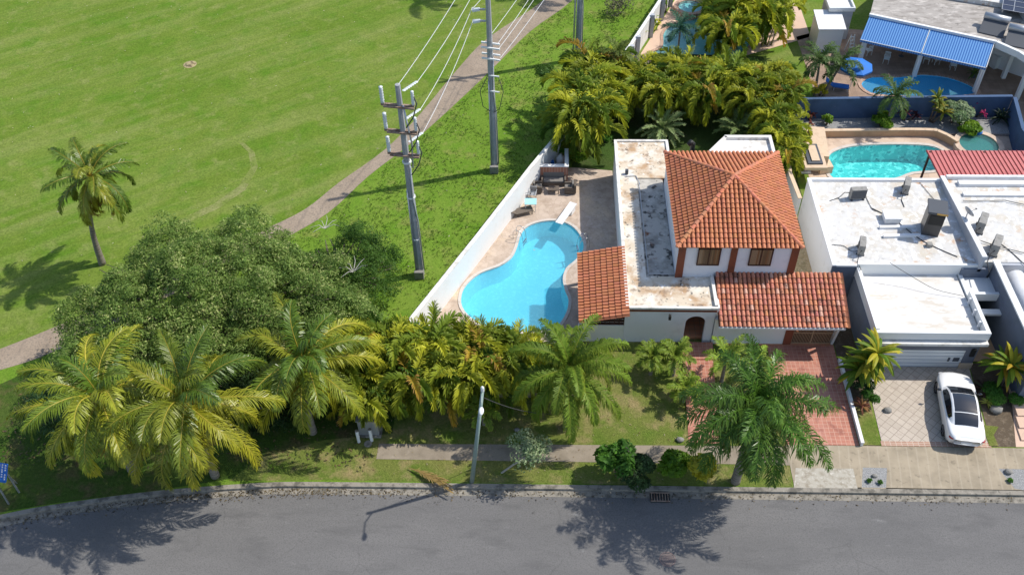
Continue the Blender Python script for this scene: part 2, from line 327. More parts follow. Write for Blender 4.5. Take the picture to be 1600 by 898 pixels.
M['tile_old'] = mat('weathered_terracotta_tile', (1,1,1), [((.11,.06,.045), 2.2, .55, .72), ((.68,.45,.35), 5, .62, .76, 7)], rough=.8, useattr=True, bmp=.3)
M['tile_bed'] = mat('tile_bedding', (.12, .045, .03), rough=.9)
# metal & misc
M['polecon'] = mat('pole_concrete', (.30, .31, .32), [((.40,.40,.40), 2, .5, .7), ((.20,.21,.22), 5, .6, .7)], rough=.85)
M['galv'] = mat('galvanised_steel', (.45, .46, .48), rough=.45, metal=.6)
M['rust'] = mat('rusty_crossarm', (.30, .22, .17), [((.17,.10,.07), 4, .5, .6)], rough=.9)
M['porcelain'] = mat('glazed_insulator', (.62, .66, .68), rough=.2)
M['wire'] = mat('aluminium_wire', (.62, .63, .64), rough=.5)
M['wiredark'] = mat('dark_cable', (.06, .06, .06), rough=.6)
M['greenpole'] = mat('grey_green_pole_paint', (.23, .31, .28), [((.34,.37,.34), 1.5, .5, .7)], rough=.6)
M['metalwhite'] = mat('white_metal', (.72, .73, .72), rough=.4)
M['chrome'] = mat('polished_steel', (.6, .6, .6), rough=.15, metal=1)
M['black'] = mat('black_plastic', (.02, .02, .02), rough=.5)
M['grey'] = mat('grey_metal', (.28, .27, .25), [((.2,.19,.17), 5, .5, .7)], rough=.6)
M['greyfin'] = gridmat('condenser_fins', (.30,.29,.26), (.28,.27,.24), (.10,.10,.09), 1.0, gw=.012, sy=.05)
M['wicker'] = mat('brown_wicker', (.13, .105, .085), rough=.8, bmp=.5, bsc=60)
M['cushion'] = mat('grey_cushion', (.20, .185, .17), rough=.9)
M['aqua'] = mat('aqua_table_top', (.33, .68, .80), rough=.3)
M['plastic_white'] = mat('white_plastic', (.78, .82, .80), rough=.4)
M['blue_fabric'] = mat('blue_fabric', (.02, .15, .50), rough=.7)
M['carpaint'] = mat('white_car_paint', (.80, .80, .80), rough=.25, coat=1, spec=.5)
M['glassdark'] = mat('tinted_glass', (.012, .014, .018), rough=.05, spec=.8, coat=.6)
M['tyre'] = mat('tyre_rubber', (.02, .02, .02), rough=.8)
M['rim'] = mat('dark_alloy', (.20, .20, .21), rough=.3, metal=.8)
M['taillight'] = mat('red_tail_lamp', (.38, .02, .02), rough=.15, coat=1)
M['headlight'] = mat('clear_headlamp', (.5, .5, .52), rough=.1, coat=1)
M['bark'] = mat('bark', (.16, .13, .10), [((.09,.07,.055), 3, .45, .6)], rough=.95, bmp=.8, bsc=12)
M['palmbark'] = mat('palm_bark', (.25, .22, .18), [((.15,.125,.10), 4, .45, .6)], rough=.95, bmp=.6, scale=(.3,.3,4), bsc=8)
M['leaf'] = leafmat('leaf', .4, .5, .2); M['palmleaf'] = leafmat('palm_leaf', .38, .5, .22); M['cocoleaf'] = leafmat('coconut_leaf', .34, .36, .42); M['glossyleaf'] = leafmat('glossy_palm_leaf', .25, .38, .35); M['treeleaf'] = leafmat('tree_leaf', .45, .55, .2)
M['redmetal'] = mat('red_corrugated_metal', (.52, .165, .15), [((.42,.13,.12), 1.5, .5, .7)], rough=.45)
M['rock'] = mat('rock', (.24, .23, .21), [((.13,.125,.115), 4, .5, .7)], rough=.9, bmp=.8, bsc=8)
def awningmat():
    m, nt, b, out = base_mat('striped_awning'); tc = nt.nodes.new('ShaderNodeTexCoord'); wv = _n(nt, 'ShaderNodeTexWave', Scale=1.75); wv.bands_direction = 'X'
    nt.links.new(tc.outputs['Object'], wv.inputs['Vector']); r = _n(nt, 'ShaderNodeMapRange'); r.inputs[1].default_value = .40; r.inputs[2].default_value = .50; nt.links.new(wv.outputs['Fac'], r.inputs[0])
    nt.links.new(mixc(nt, r.outputs[0], (.015,.11,.36), (.12,.29,.56)), b.inputs['Base Color']); b.inputs['Roughness'].default_value = .8; return m
M['awning'] = awningmat()
def watermat(name, tint, rip=.25, rs=2.5, df=.22):
    m = bpy.data.materials.new(name); m.use_nodes = True; nt = m.node_tree; nt.nodes.clear(); out = nt.nodes.new('ShaderNodeOutputMaterial')
    t = nt.nodes.new('ShaderNodeBsdfTransparent'); t.inputs[0].default_value = (*tint, 1); g = nt.nodes.new('ShaderNodeBsdfGlossy'); g.inputs['Roughness'].default_value = .04
    d = nt.nodes.new('ShaderNodeBsdfDiffuse'); d.inputs[0].default_value = (*[.9*x for x in tint], 1); m1 = nt.nodes.new('ShaderNodeMixShader'); m1.inputs[0].default_value = df
    nt.links.new(t.outputs[0], m1.inputs[1]); nt.links.new(d.outputs[0], m1.inputs[2])
    fr = _n(nt, 'ShaderNodeFresnel', IOR=1.33); mx = nt.nodes.new('ShaderNodeMixShader'); co = coords(nt); bn = _n(nt, 'ShaderNodeBump', Strength=rip, Distance=.06)
    nt.links.new(noisef(nt, co, rs, 0, 1, det=3), bn.inputs['Height']); nt.links.new(bn.outputs[0], g.inputs['Normal']); nt.links.new(bn.outputs[0], fr.inputs['Normal'])
    nt.links.new(fr.outputs[0], mx.inputs[0]); nt.links.new(m1.outputs[0], mx.inputs[1]); nt.links.new(g.outputs[0], mx.inputs[2]); nt.links.new(mx.outputs[0], out.inputs[0]); return m
M['water1'] = watermat('pool_water', (.33, .78, .90)); M['water2'] = watermat('rippled_pool_water', (.36, .86, .85), .9, 3.2, .06); M['water3'] = watermat('still_pool_water', (.30, .82, .96), .15); M['water5'] = watermat('dark_spa_water', (.18, .42, .40), .5); M['water4'] = watermat('pale_pool_water', (.55, .88, .88))
M['basin'] = mat('white_pool_plaster', (.66, .84, .88), [((.84,.95,.96), 4.5, .52, .60), ((.55,.78,.84), .5, .45, .65)], rough=.8)
M['basin2'] = mat('painted_caustic_finish', (.30, .68, .70), [((.95,.99,.98), 2.2, .52, .57), ((.10,.42,.48), 2.8, .56, .61, 6)], rough=.7)  # pale and dark flecks paint caustic sparkle onto the pool floor
M['basin3'] = mat('blue_pool_finish', (.16, .68, .90), rough=.8)
# =============== THE GROUND ===============
pool1 = smoothpoly([P2(x/2.642+640, y/2.642+200) for x, y in [(600,383),(655,396),(692,425),(716,465),(718,505),(685,548),(648,580),(634,625),(645,675),(658,710),(650,760),(622,808),(590,832),(520,842),(430,842),(330,826),(258,790),(216,740),(213,690),(235,645),(290,600),(370,570),(420,535),(443,490),(460,435),(490,405),(540,388)]], 3)
pool2 = smoothpoly([P2(*q) for q in [(1292,250),(1305,236),(1340,228),(1400,226),(1450,228),(1472,236),(1480,252),(1466,266),(1425,270),(1400,279),(1360,284),(1320,286),(1297,275)]], 3)
pool3 = smoothpoly([P2(*q) for q in [(1400,121),(1440,117),(1480,121),(1512,132),(1527,143),(1513,149),(1470,153),(1420,151),(1392,150),(1360,146),(1345,132),(1362,121)]], 3)
pool4 = smoothpoly([P2(*q) for q in [(1018,83),(1033,76),(1036,66),(1036,55),(1042,45),(1055,38),(1068,33),(1085,30),(1095,16),(1112,8),(1138,3),(1190,4),(1200,30),(1180,62),(1140,95),(1080,103),(1020,97)]], 3)
pools = [pool1, pool2, pool3, pool4]
K = [P2(x, y) for x, y in [(0,820),(60,808),(140,796),(250,782),(400,770.5),(500,769),(850,773),(1240,778),(1600,783)]]
kerb = smoothline([(-80, 4), (-62, 12), (-48, 17.8), (-38, 21.7), (-32.5, 23.6)] + K + [(45, 27.35), (120, 27.4)], 3)
def koff(d):
    out = []
    for i, p in enumerate(kerb):
        a = np.array(kerb[max(i-1, 0)]); b = np.array(kerb[min(i+1, len(kerb)-1)]); t = (b-a)/np.linalg.norm(b-a); out.append((p[0]-t[1]*d, p[1]+t[0]*d))
    return out
KB = koff(.42); KT = koff(.62)
RZ = -.14
sheet('ground', KT + [(400, 30), (400, 500), (-400, 500), (-400, -60), (-80.6, 5.6)], M['fairway'], 0, pools)
sheet('road', [(-400, -60), (-400, -90), (400, -90), (400, 27.4)] + kerb[::-1], M['asphalt'], RZ)
# gutter and kerb
g = MB(); n = len(kerb)
for a, b, za, zb in ((koff(-.02), koff(.36), RZ+.006, RZ+.02),): 
    g.add([(p[0], p[1], za) for p in a] + [(p[0], p[1], zb) for p in b], [(i, i+1, n+i+1, n+i) for i in range(n-1)])
tag(g.build('gutter', M['kerb']), kind='structure')
g = MB(); a, b = koff(.36), koff(.64)
g.add([(p[0], p[1], RZ-.02) for p in a] + [(p[0], p[1], .03) for p in a] + [(p[0], p[1], .03) for p in b] + [(p[0], p[1], -.05) for p in b], [(k*n+i, k*n+i+1, (k+1)*n+i+1, (k+1)*n+i) for k in range(3) for i in range(n-1)])
tag(g.build('kerb', M['kerb'], bevel=.02), kind='structure')
# cart path and the verge between it, the garden wall and the road
pu = smoothline([P2(*q) for q in [(0,545),(78,514),(250,440),(400,365),(475,328),(530,285),(600,235),(655,180),(712,112),(762,60),(850,0)]] + [(1.5, 84), (6, 100), (14, 130)], 4)
pl = smoothline([P2(*q) for q in [(0,578),(90,547),(280,455),(430,380),(512,333),(575,276),(640,226),(695,178),(762,115),(828,50),(893,2)]] + [(4.2, 83.6), (8.6, 99), (16.6, 129)], 4)
pu = [(-60, 20), (-40, 31.4)] + pu; pl = [(-60, 17), (-40, 29.0)] + pl
sheet('cart_path', pl + pu[::-1], M['path'], .014)
YW = [(-7.9, 37.3), (-4.24, 44.9), (-1.0, 51.85), (3.6, 61.0), (6.5, 67.3), (11.2, 78.8), (16, 90)]      # line of the long garden wall
verge = [(p[0], p[1]) for p in KT[3:]]
iK = next(i for i, p in enumerate(KT) if p[0] > -9.0)
sheet('verge', [KT[i] for i in range(2, iK+1)] + [(-8.2, 30)] + YW + [(30, 128)] + pl[::-1][:-1] + [(-60, 17)], M['verge'], .005)
# front lawns
sheet('front_lawn', [(-16.6, 27.8), (-12, 27.95), (12.9, 28.0), (13.0, 29.8), (13.0, 38.2), (-8.3, 38.2), (-8.3, 31), (-12, 30.5), (-15.4, 29.2)], M['lawn'], .009)
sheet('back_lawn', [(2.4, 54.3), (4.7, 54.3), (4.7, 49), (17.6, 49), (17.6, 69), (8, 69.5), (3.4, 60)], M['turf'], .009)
# pavement
walk = [P2(592, 693), P2(1243, 697), P2(1243, 727), P2(1100, 724), P2(940, 722), P2(588, 717)]
sheet('sidewalk', walk, M['sidewalk'], .02)
ap_ = [(13.0, 30.62), (13.0, 28.02), (60, 28.0), (60, 30.62)]
beds = [[P2(1348,730), P2(1386,731), P2(1384,768), P2(1346,766)], [P2(1560,732), P2(1601,733), P2(1601,766), P2(1585,763)]]
sheet('driveway_apron', ap_, M['apron'], .022, beds)
for bd, lb in zip(beds, ('grey gravel square with two small weeds in the apron by the red drive', 'grey gravel patch with a stone in the apron at the right edge')):
    sheet('gravel_bed', bd, M['gravel'], .018)
sheet('apron_patch', [P2(1243,731), P2(1333,732), P2(1340,764), P2(1240,762)], mat('worn_pale_concrete', (.40,.37,.31), [((.27,.235,.18), 3, .46, .66), ((.52,.49,.43), 6, .55, .7)], rough=.9, bmp=.3), .028)
sheet('driveway', [(13.05, 30.64), (16.92, 30.64), (16.98, 38.6), (13.1, 38.6)], M['redtile'], .022)
sheet('driveway', [(18.15, 30.66), (23.85, 30.66), (24.4, 36.6), (18.4, 36.6)], M['diamond'], .022)
sheet('driveway_border', [(18.1, 30.64), (23.9, 30.64), (23.9, 30.95), (18.1, 30.95)], M['coping_brick'], .027)
sheet('side_alley', [(14.5, 39.5), (16.9, 39.5), (16.9, 54), (14.5, 54)], M['drysoil'], .013)
sheet('pool_patio', [(-8.0, 37.0), (-7.6, 33.6), (1.9, 33.6), (1.95, 38.0), (4.7, 38.0), (4.7, 54.35), (1.7, 54.35), (0.1, 54.2)] + [(-1.1, 51.85), (-4.3, 44.9)], M['patio'], .013, [pool1])
sheet('pool_deck', [(18.4, 52.0), (34, 49), (34, 58.3), (18.6, 58.3)], M['deck_tan'], .013, [pool2])
sheet('planting_ground', [(18.3, 58.3), (34, 58.3), (34, 60.4), (18.3, 60.4)], M['gravel'], .20, thick=.2)
sheet('terrace', [(20.8, 60.7), (46, 60.0), (46, 66), (33, 72), (24, 73.5), (20.8, 72)], M['terrace'], .013, [pool3])
sheet('undergrowth_ground', [P2(0,600), P2(90,560), P2(300,470), P2(480,480), P2(600,500), P2(640,560), P2(640,690), P2(560,700), P2(440,735), P2(250,765), P2(90,785), P2(0,800), (-33, 25.2), (-36, 31)], M['shade'], .0075)  # dark undergrowth sheet; palm and tree shade is part of its colour
sheet('worn_track', [P2(*q) for q in [(243,362),(290,338),(335,318),(372,292),(392,262),(388,238),(372,222),(380,222),(398,238),(403,262),(384,296),(345,324),(300,345),(250,370)]], M['worn'], .008)
sheet('pool_deck', [(5.9, 65.0), (11.8, 79.5), (22, 80), (22, 72), (14, 68), (9, 65)], M['deck_pink'], .013, [pool4])
sheet('side_yard', [(16.95, 28.0), (18.05, 30.7), (18.35, 41.0), (17.05, 41.0), (16.98, 30.7)], M['soil'], .012)
sheet('lawn_patch', [(17.1, 30.68), (18.08, 30.68), (18.1, 33.2), (17.15, 33.2)], M['lawn'], .03, thick=.02)
sheet('stepped_path', [(25.2, 30.7), (60, 30.7), (60, 40), (26.6, 40), (25.9, 33.4)], M['deck_pink'], .016)
sheet('planting_bed', [(23.95, 30.7), (25.2, 30.7), (25.9, 33.4), (26.3, 36.5), (24.45, 36.5)], M['soil'], .018)
sheet('lawn_strip', [P2(1533,664), P2(1560,667), P2(1552,680), P2(1560,697), P2(1546,697)], M['lawn'], .05, thick=.03)
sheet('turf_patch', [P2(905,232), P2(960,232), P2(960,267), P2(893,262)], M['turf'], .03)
# stepping slabs of the entrance walk (red tile, three levels)
for i, (y0, y1, z) in enumerate(((30.64, 32.4, .03), (32.4, 34.7, .10), (34.7, 36.4, .17), (36.4, 37.7, .24))):
    sheet('entrance_walk', [(7.82+.07*i, y0), (9.45+.12*i, y0), (9.52+.12*i, y1), (7.9+.07*i, y1)], M['redtile'], z, thick=z)

def pool(name, outline, z, water, basin, coping, label, wdt=.22, depth=1.35, cop=True, wl=-.10):
    t = thing(name, label, 'swimming pool', (*np.mean(np.array(outline), 0), 0))
    b = MB(); n = len(outline); dn = offset_poly(outline, -.12)
    b.add([(p[0], p[1], z) for p in outline] + [(p[0], p[1], z-depth) for p in dn], [(n+i, n+(i+1)%n, (i+1)%n, i) for i in range(n)])
    bf = fill(dn, (), z-depth); b.add(bf.v, bf.f); b.build('basin', basin, t, smooth=False)
    fill(outline, (), z+wl).build('water', water, t)
    if cop:
        c = fill(offset_poly(outline, wdt), [offset_poly(outline, -.03)], z+.05, .08); c.build('coping', coping, t)
    return t
pool('kidney_pool', pool1, .013, M['water1'], M['basin'], M['coping'], 'guitar-shaped turquoise pool with a white edge beside the red roofed house', .16)
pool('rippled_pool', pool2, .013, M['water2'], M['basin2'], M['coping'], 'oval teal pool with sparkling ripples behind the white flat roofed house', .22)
pool('blue_pool', pool3, .013, M['water3'], M['basin3'], M['coping_brick'], 'smooth bright blue pool below the striped awning', .25)
pool('freeform_pool', pool4, .013, M['water4'], M['basin'], M['coping_brick'], 'pale freeform pool with red brick edge half hidden by palms at the top', .22)
def spa(c, r, h, m, label, water):
    t = thing('round_spa', label, 'spa', (c[0], c[1], 0))
    b = MB(); N = 28
    ring = [(c[0]+math.cos(2*math.pi*i/N)*r, c[1]+math.sin(2*math.pi*i/N)*r) for i in range(N)]; outr = offset_poly(ring, .38)
    fill(outr, [ring], h, h).build('rim', m, t)
    fill(offset_poly(ring, .01), (), .12 if h < .5 else .2).build('floor', M['basin'], t)
    s_ = fill(ring, [offset_poly(ring, -.45)], h-.3, .2); s_.build('seat', M['basin'], t)
    fill(offset_poly(ring, .005), (), h-.08).build('water', water, t); return t
spa(P2(1078, 17), 1.05, .45, M['coping_brick'], 'round pale spa with a brick rim beside the freeform pool', M['water4'])
spa(P2(1527, 232), 1.35, .40, M['deck_tan'], 'round dark green spa just above the red metal roof', M['water5'])

# =============== WALLS ===============
def longwall(name, pts, h, th, m, label, cat='wall', capm=None):
    t = thing(name, label, cat, (pts[0][0], pts[0][1], 0)); b = MB(); c = MB()
    n = len(pts); o = []
    for s_ in (-1, 1):
        for i, p in enumerate(pts):
            a = np.array(pts[max(i-1, 0)]); q = np.array(pts[min(i+1, n-1)]); d = (q-a)/np.linalg.norm(q-a); o.append((p[0]-d[1]*s_*th/2, p[1]+d[0]*s_*th/2))
    A, B = o[:n], o[n:]
    b.add([(*p, 0) for p in A] + [(*p, h) for p in A] + [(*p, h) for p in B] + [(*p, 0) for p in B], [(k*n+i, k*n+i+1, (k+1)*n+i+1, (k+1)*n+i) for k in range(3) for i in range(n-1)] + [(0, n, 2*n, 3*n), (n-1, 4*n-1, 3*n-1, 2*n-1)])
    b.build('wall_face', m, t)
    for i in range(n-1): c.beam((*[(A[i][k]+B[i][k])/2 for k in (0, 1)], h+.03), (*[(A[i+1][k]+B[i+1][k])/2 for k in (0, 1)], h+.03), th+.06, .06)
    c.build('wall_cap', capm or m, t); return t
longwall('garden_wall', YW[:4], 2.1, .2, M['white'], 'long plain white wall between the pool patio and the grass verge', capm=M['parapet'])
wb = longwall('block_wall', YW[3:6], 1.9, .2, M['blocks'], 'white block wall at the top with dark piers beside the far pool deck')
for q in ((953,107),(970,92),(992,58),(1012,32),(1028,10)):
    # piers on the deck side
    x, y = P2(*q); k = min(1, max(0, (y-61)/(78.8-61))); xx = np.interp(y, [61, 67.3, 78.8], [3.6, 6.5, 11.2])
    MB().box(xx+.12, xx+.42, y-.15, y+.15, 0, 2.1).build('pier', M['greymid'], wb)
longwall('blue_wall', [(16.8, 60.1), (26, 60.4), (34.2, 60.6)], 1.9, .2, M['bluewall'], 'long navy wall with bedding plants in front of the middle terrace')
longwall('blue_wall', [(34.3, 60.4), (33.6, 56.5), (34.5, 50)], 1.9, .2, M['bluewall'], 'navy wall running down the right edge beside the round spa')
longwall('retaining_wall', [tuple(p) for p in smoothline([(18.5, 58.1), (22, 58.2), (27.6, 58.3), (28.8, 57.9), (29.6, 56.9)], 4)], .55, .22, M['tanwall'], 'low tan retaining wall curving behind the rippled pool', capm=M['sand'])
longwall('boundary_wall', [(16.8, 49.3), (16.6, 52), (16.9, 55.2)], 1.5, .2, M['white'], 'short white wall with recessed tan niches behind the red roof', capm=M['sand'])
longwall('drive_edge', [(17.02, 30.6), (17.04, 36.6)], .28, .12, M['white_clean'], 'low white edging wall along the right of the red driveway')

# =============== RED ROOFED HOUSE ===============
def tilefield(bm_out, o, u, v, W, L, pu=.265, pv=.32, clip=(), seed=0, pal=0):
    """barrel tiles on a slope: o eave corner, u along the eave, v up the slope"""
    R = random.Random(seed); o, u, v = Vector(o), Vector(u).normalized(), Vector(v).normalized(); nn = u.cross(v)
    if nn.z < 0: nn = -nn
    bm = bmesh.new(); cl = bm.verts.layers.float_color.new('Col')
    nu, nv = int(W/pu)+1, int(L/pv)+1
    for i in range(nu):
        for j in range(nv):
            if pal == 0: q_ = R.uniform(.9, 1.1); c = (.50*q_, .185*q_+R.uniform(-.01,.012), .09*q_+R.uniform(-.01,.01))
            else:
                k = R.random(); q_ = R.uniform(.85, 1.12); c = (.52*q_, .20*q_+R.uniform(-.02,.02), .12*q_+R.uniform(-.02,.02))
                if k < .06: c = (.34, .14, .09)
                elif k > .92: c = (.60, .34, .25)
            ju = R.uniform(-.006, .006); rows = []
            for (vv, rr, lift) in ((j*pv-.03, pu*.40, .052), ((j+1)*pv+.02, pu*.33, .012)):
                ring = []
                for k in range(6):
                    a = math.pi*k/5; p = o + u*((i+.5)*pu+ju+rr*math.cos(a)) + v*vv + nn*(lift+rr*.9*math.sin(a)); q = bm.verts.new(p); q[cl] = (*c, 1); ring.append(q)
                rows.append(ring)
            for k in range(5): bm.faces.new((rows[0][k], rows[0][k+1], rows[1][k+1], rows[1][k]))
            bm.faces.new(rows[0][::-1])
            # pan tile between covers
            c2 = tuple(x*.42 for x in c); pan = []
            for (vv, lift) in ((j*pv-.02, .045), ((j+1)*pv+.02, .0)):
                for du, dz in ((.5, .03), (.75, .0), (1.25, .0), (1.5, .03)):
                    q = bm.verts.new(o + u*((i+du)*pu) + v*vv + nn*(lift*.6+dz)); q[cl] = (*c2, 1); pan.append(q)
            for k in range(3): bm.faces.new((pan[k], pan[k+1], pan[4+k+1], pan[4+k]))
    for co, no in clip:
        g_ = bm.verts[:] + bm.edges[:] + bm.faces[:]
        bmesh.ops.bisect_plane(bm, geom=g_, plane_co=co, plane_no=no, clear_outer=True)
    n0 = len(bm_out.v); bm.verts.index_update()
    bm_out.v += [tuple(x.co) for x in bm.verts]; bm_out.c += [tuple(x[cl])[:3] for x in bm.verts]; bm_out.usec = True
    bm_out.f += [tuple(x.index+n0 for x in f.verts) for f in bm.faces]; bm.free()
def ridge(mbx, a, b, R, r=.13, step=.38, lift=.06):
    a, b = Vector(a), Vector(b); d = (b-a); L = d.length; d.normalize(); s_ = d.cross(Vector((0,0,1))).normalized(); up = s_.cross(d)
    k = int(L/step)+1
    for i in range(k):
        p0, p1 = a+d*(i*L/k-.02), a+d*((i+1)*L/k+.03); c = (.50+R.uniform(-.06,.06), .185+R.uniform(-.02,.02), .095+R.uniform(-.01,.02)); vs = []
        for p, rr, lf in ((p0, r, lift+.03), (p1, r*.85, lift)):
            for m_ in range(6):
                an = math.pi*m_/5; vs.append(p + s_*(rr*math.cos(an)) + up*(lf+rr*math.sin(an)-.04))
        mbx.add(vs, [(m_, m_+1, 7+m_, 6+m_) for m_ in range(5)] + [(5,4,3,2,1,0)], c)

H1 = thing('tiled_roof_house', 'white two storey house with a terracotta hip roof beside the guitar-shaped pool', 'house', (9.6, 44, 0))
# lower walls
def frontwall():
    arch = [(8.15, .02)] + [(8.72 - .57*math.cos(math.pi*i/14), 1.72 + .55*math.sin(math.pi*i/14)) for i in range(15)] + [(9.29, .02)]
    arch2 = [(x-4.62, y) for x, y in arch]
    out = [(0, 0)] + [arch2[0]] + arch2[1:-1] + [arch2[-1]] + [(5.16, 0), (5.16, 2.88), (0, 2.88)]
    m = fill(out, (), 0, .24); return wallpoly(m, ((4.62, 37.88, 0), (1, 0, 0)))
frontwall().build('front_wall', M['white_lilac'], H1)
b = MB(); b.box(1.95, 4.61, 37.88, 38.1, 0, 1.42); b.box(4.7, 4.9, 38.13, 53.5, 0, 2.88); b.box(4.91, 8.2, 53.3, 53.5, 0, 2.88); b.box(8.0, 8.2, 49.0, 53.29, 0, 2.88)
b.box(9.82, 14.0, 37.80, 38.0, 0, 2.1); b.box(9.82, 10.0, 38.01, 40.3, 0, 2.85); b.box(4.91, 16.6, 40.45, 40.6, 0, 2.86)
b.box(16.82, 17.0, 37.9, 40.2, 0, 2.3); b.box(14.4, 14.55, 40.61, 49, 0, 2.9)
b.build('lower_wall', M['white'], H1)
MB().box(7.4, 9.8, 38.14, 40.4, .02, .26).build('porch_floor', M['redtile_porch'], H1)
MB().box(10.02, 16.8, 37.7, 40.4, .01, .05).build('garage_floor', M['redtile_porch'], H1)
MB().box(8.2, 9.2, 40.36, 40.44, .27, 2.35).build('door', M['dkbrown'], H1)
MB().box(4.6, 9.83, 37.80, 37.87, 2.70, 2.80).build('eave_trim', M['brownpaint'], H1)
# flat roofs
b = MB(); b.box(4.7, 9.8, 37.84, 40.44, 2.885, 2.95); b.box(4.7, 5.95, 40.44, 53.55, 2.885, 2.95); b.box(5.95, 8.25, 49.6, 53.55, 2.885, 2.95)
b.build('flat_roof', M['roof_old'], H1)
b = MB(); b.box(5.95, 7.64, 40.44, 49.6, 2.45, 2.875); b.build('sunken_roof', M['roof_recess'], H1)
b = MB(); b.box(4.62, 4.82, 37.8, 53.6, 2.89, 3.06); b.box(4.825, 9.86, 37.78, 37.95, 2.89, 3.04); b.box(9.68, 9.86, 37.955, 40.6, 2.89, 3.14); b.box(4.825, 8.3, 53.45, 53.62, 2.89, 3.06); b.box(8.12, 8.3, 49.0, 53.44, 2.89, 3.06)
b.build('parapet', M['parapet'], H1)
b = MB(); b.tube([(6.1, 40.7, 2.98), (6.05, 49, 2.98)], .03); b.tube([(6.1, 40.62, 2.98), (9.6, 40.58, 3.0)], .04); b.tube([(5.2, 49.7, 3.0), (5.9, 49.75, 3.0), (6.1, 48.9, 3.0)], .03); b.box(8.75, 8.95, 40.62, 40.8, 3.0, 3.3); b.build('roof_pipe', M['galv'], H1)
for x, y, z in ((5.3, 50.0, 3.0), (9.7, 40.7, 3.1)): MB().box(x-.1, x+.1, y-.1, y+.1, z, z+.3).build('junction_box', M['darkgrey'], H1)
# upper storey
b = MB(); b.box(7.66, 14.44, 40.42, 48.95, 2.7, 5.42); b.build('upper_wall', M['white_lilac'], H1)
for x0, x1 in ((7.62, 8.05), (10.62, 11.0), (14.06, 14.48)): MB().box(x0, x1, 40.35, 40.44, 2.86, 5.36).build('pilaster', M['brownpaint'], H1)
MB().box(7.60, 14.5, 40.33, 40.45, 5.37, 5.50).build('eave_board', M['brownpaint'], H1)
for xx in (7.58, 14.44): MB().box(xx, xx+.08, 40.46, 49.0, 5.37, 5.50).build('eave_board', M['brownpaint'], H1)
for x0, x1 in ((8.75, 10.05), (11.72, 13.02)):
    wn = MB(); wn.box(x0, x1, 40.36, 40.43, 3.98, 5.30); wn = wn.build('window', M['dkbrown'], H1)
    R = random.Random(int(x0*10)); c = MB(); nn_ = 13
    for k in range(nn_):
        a = x0+.07+(x1-x0-.14)*k/nn_; bb = x0+.07+(x1-x0-.14)*(k+1)/nn_
        cc = R.choice([(.24,.15,.08), (.30,.20,.12), (.16,.10,.055), (.22,.11,.05)])
        c.add([(a, 40.34, 4.05), (bb, 40.352, 4.05), (bb-.0, 40.352, 5.24), (a, 40.34, 5.24)], [(0,1,2,3)], cc)
    c.build('curtain', mat('brown_curtain', (1,1,1), rough=.4, useattr=True), wn)
    fr = MB(); xm = (x0+x1)/2
    for q in (x0+.03, xm, x1-.03): fr.box(q-.03, q+.03, 40.31, 40.338, 3.98, 5.30)
    fr.box(x0, x1, 40.31, 40.337, 5.24, 5.30); fr.box(x0, x1, 40.31, 40.337, 3.98, 4.05); fr.build('frame', M['dkbrown'], wn)
# hip roof
x0, x1, y0, y1, ze, zr = 7.5, 14.6, 40.25, 49.05, 5.44, 7.15; ax, ay = 11.05, 44.65
ap = Vector((ax, ay, zr)); cs = [Vector((x0,y0,ze)), Vector((x1,y0,ze)), Vector((x1,y1,ze)), Vector((x0,y1,ze))]
tm = MB(); bed = MB()
for i in range(4):
    a, b2 = cs[i], cs[(i+1) % 4]; u = (b2-a).normalized(); mid = a + u*((ap-a).dot(u)); v = (ap-mid); L = v.length
    clip = []
    for p, other in ((a, b2), (b2, a)):
        d = ap-p; nrm = Vector((d.y, -d.x, 0)); 
        if nrm.dot(other-p) > 0: nrm = -nrm
        clip.append((p, nrm.normalized()))
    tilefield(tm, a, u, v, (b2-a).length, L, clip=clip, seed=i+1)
    bed.add([a, b2, ap], [(0, 1, 2)])
bed.add(cs, [(3,2,1,0)]); bo = bed.build('roof_bedding', M['tile_bed'], H1)
rf = tm.build('hip_roof', M['tile'], H1); rc = MB(); R = random.Random(3)
for c in cs: ridge(rc, c, ap, R)
rc.build('ridge_cap', M['tile'], rf)
# little white roof block and black vent behind the hip roof
b = MB(); b.box(11.6, 14.4, 49.1, 50.9, 2.8, 5.2); b.box(11.5, 14.5, 50.75, 51.0, 5.2, 5.4); b.box(14.3, 14.5, 49.1, 50.74, 5.2, 5.4); b.beam((11.6, 50.9, 5.3), (10.4, 49.3, 5.3), .2, .2); b.add([(10.4,49.1,5.2),(11.6,49.1,5.2),(11.6,50.9,5.2)],[(0,1,2)]); b.build('rear_block', M['parapet'], H1)
v_ = MB(); v_.tube([(9.3, 49.6, 5.0), (9.3, 49.6, 5.75), (9.15, 49.5, 5.95), (8.95, 49.4, 5.8)], [.16,.16,.17,.15], 10); v_.build('roof_vent', M['black'], H1, smooth=True)
# garage roof
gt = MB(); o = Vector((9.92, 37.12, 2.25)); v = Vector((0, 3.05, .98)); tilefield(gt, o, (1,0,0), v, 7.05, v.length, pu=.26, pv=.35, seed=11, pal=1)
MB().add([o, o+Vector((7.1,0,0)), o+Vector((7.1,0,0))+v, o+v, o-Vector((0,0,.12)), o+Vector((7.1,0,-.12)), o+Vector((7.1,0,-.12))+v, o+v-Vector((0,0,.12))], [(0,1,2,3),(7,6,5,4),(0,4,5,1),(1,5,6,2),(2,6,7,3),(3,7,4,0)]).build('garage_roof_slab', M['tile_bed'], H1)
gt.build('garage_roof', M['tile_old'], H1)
MB().box(9.9, 17.05, 37.03, 37.11, 2.12, 2.26).build('gutter', M['white_clean'], H1)
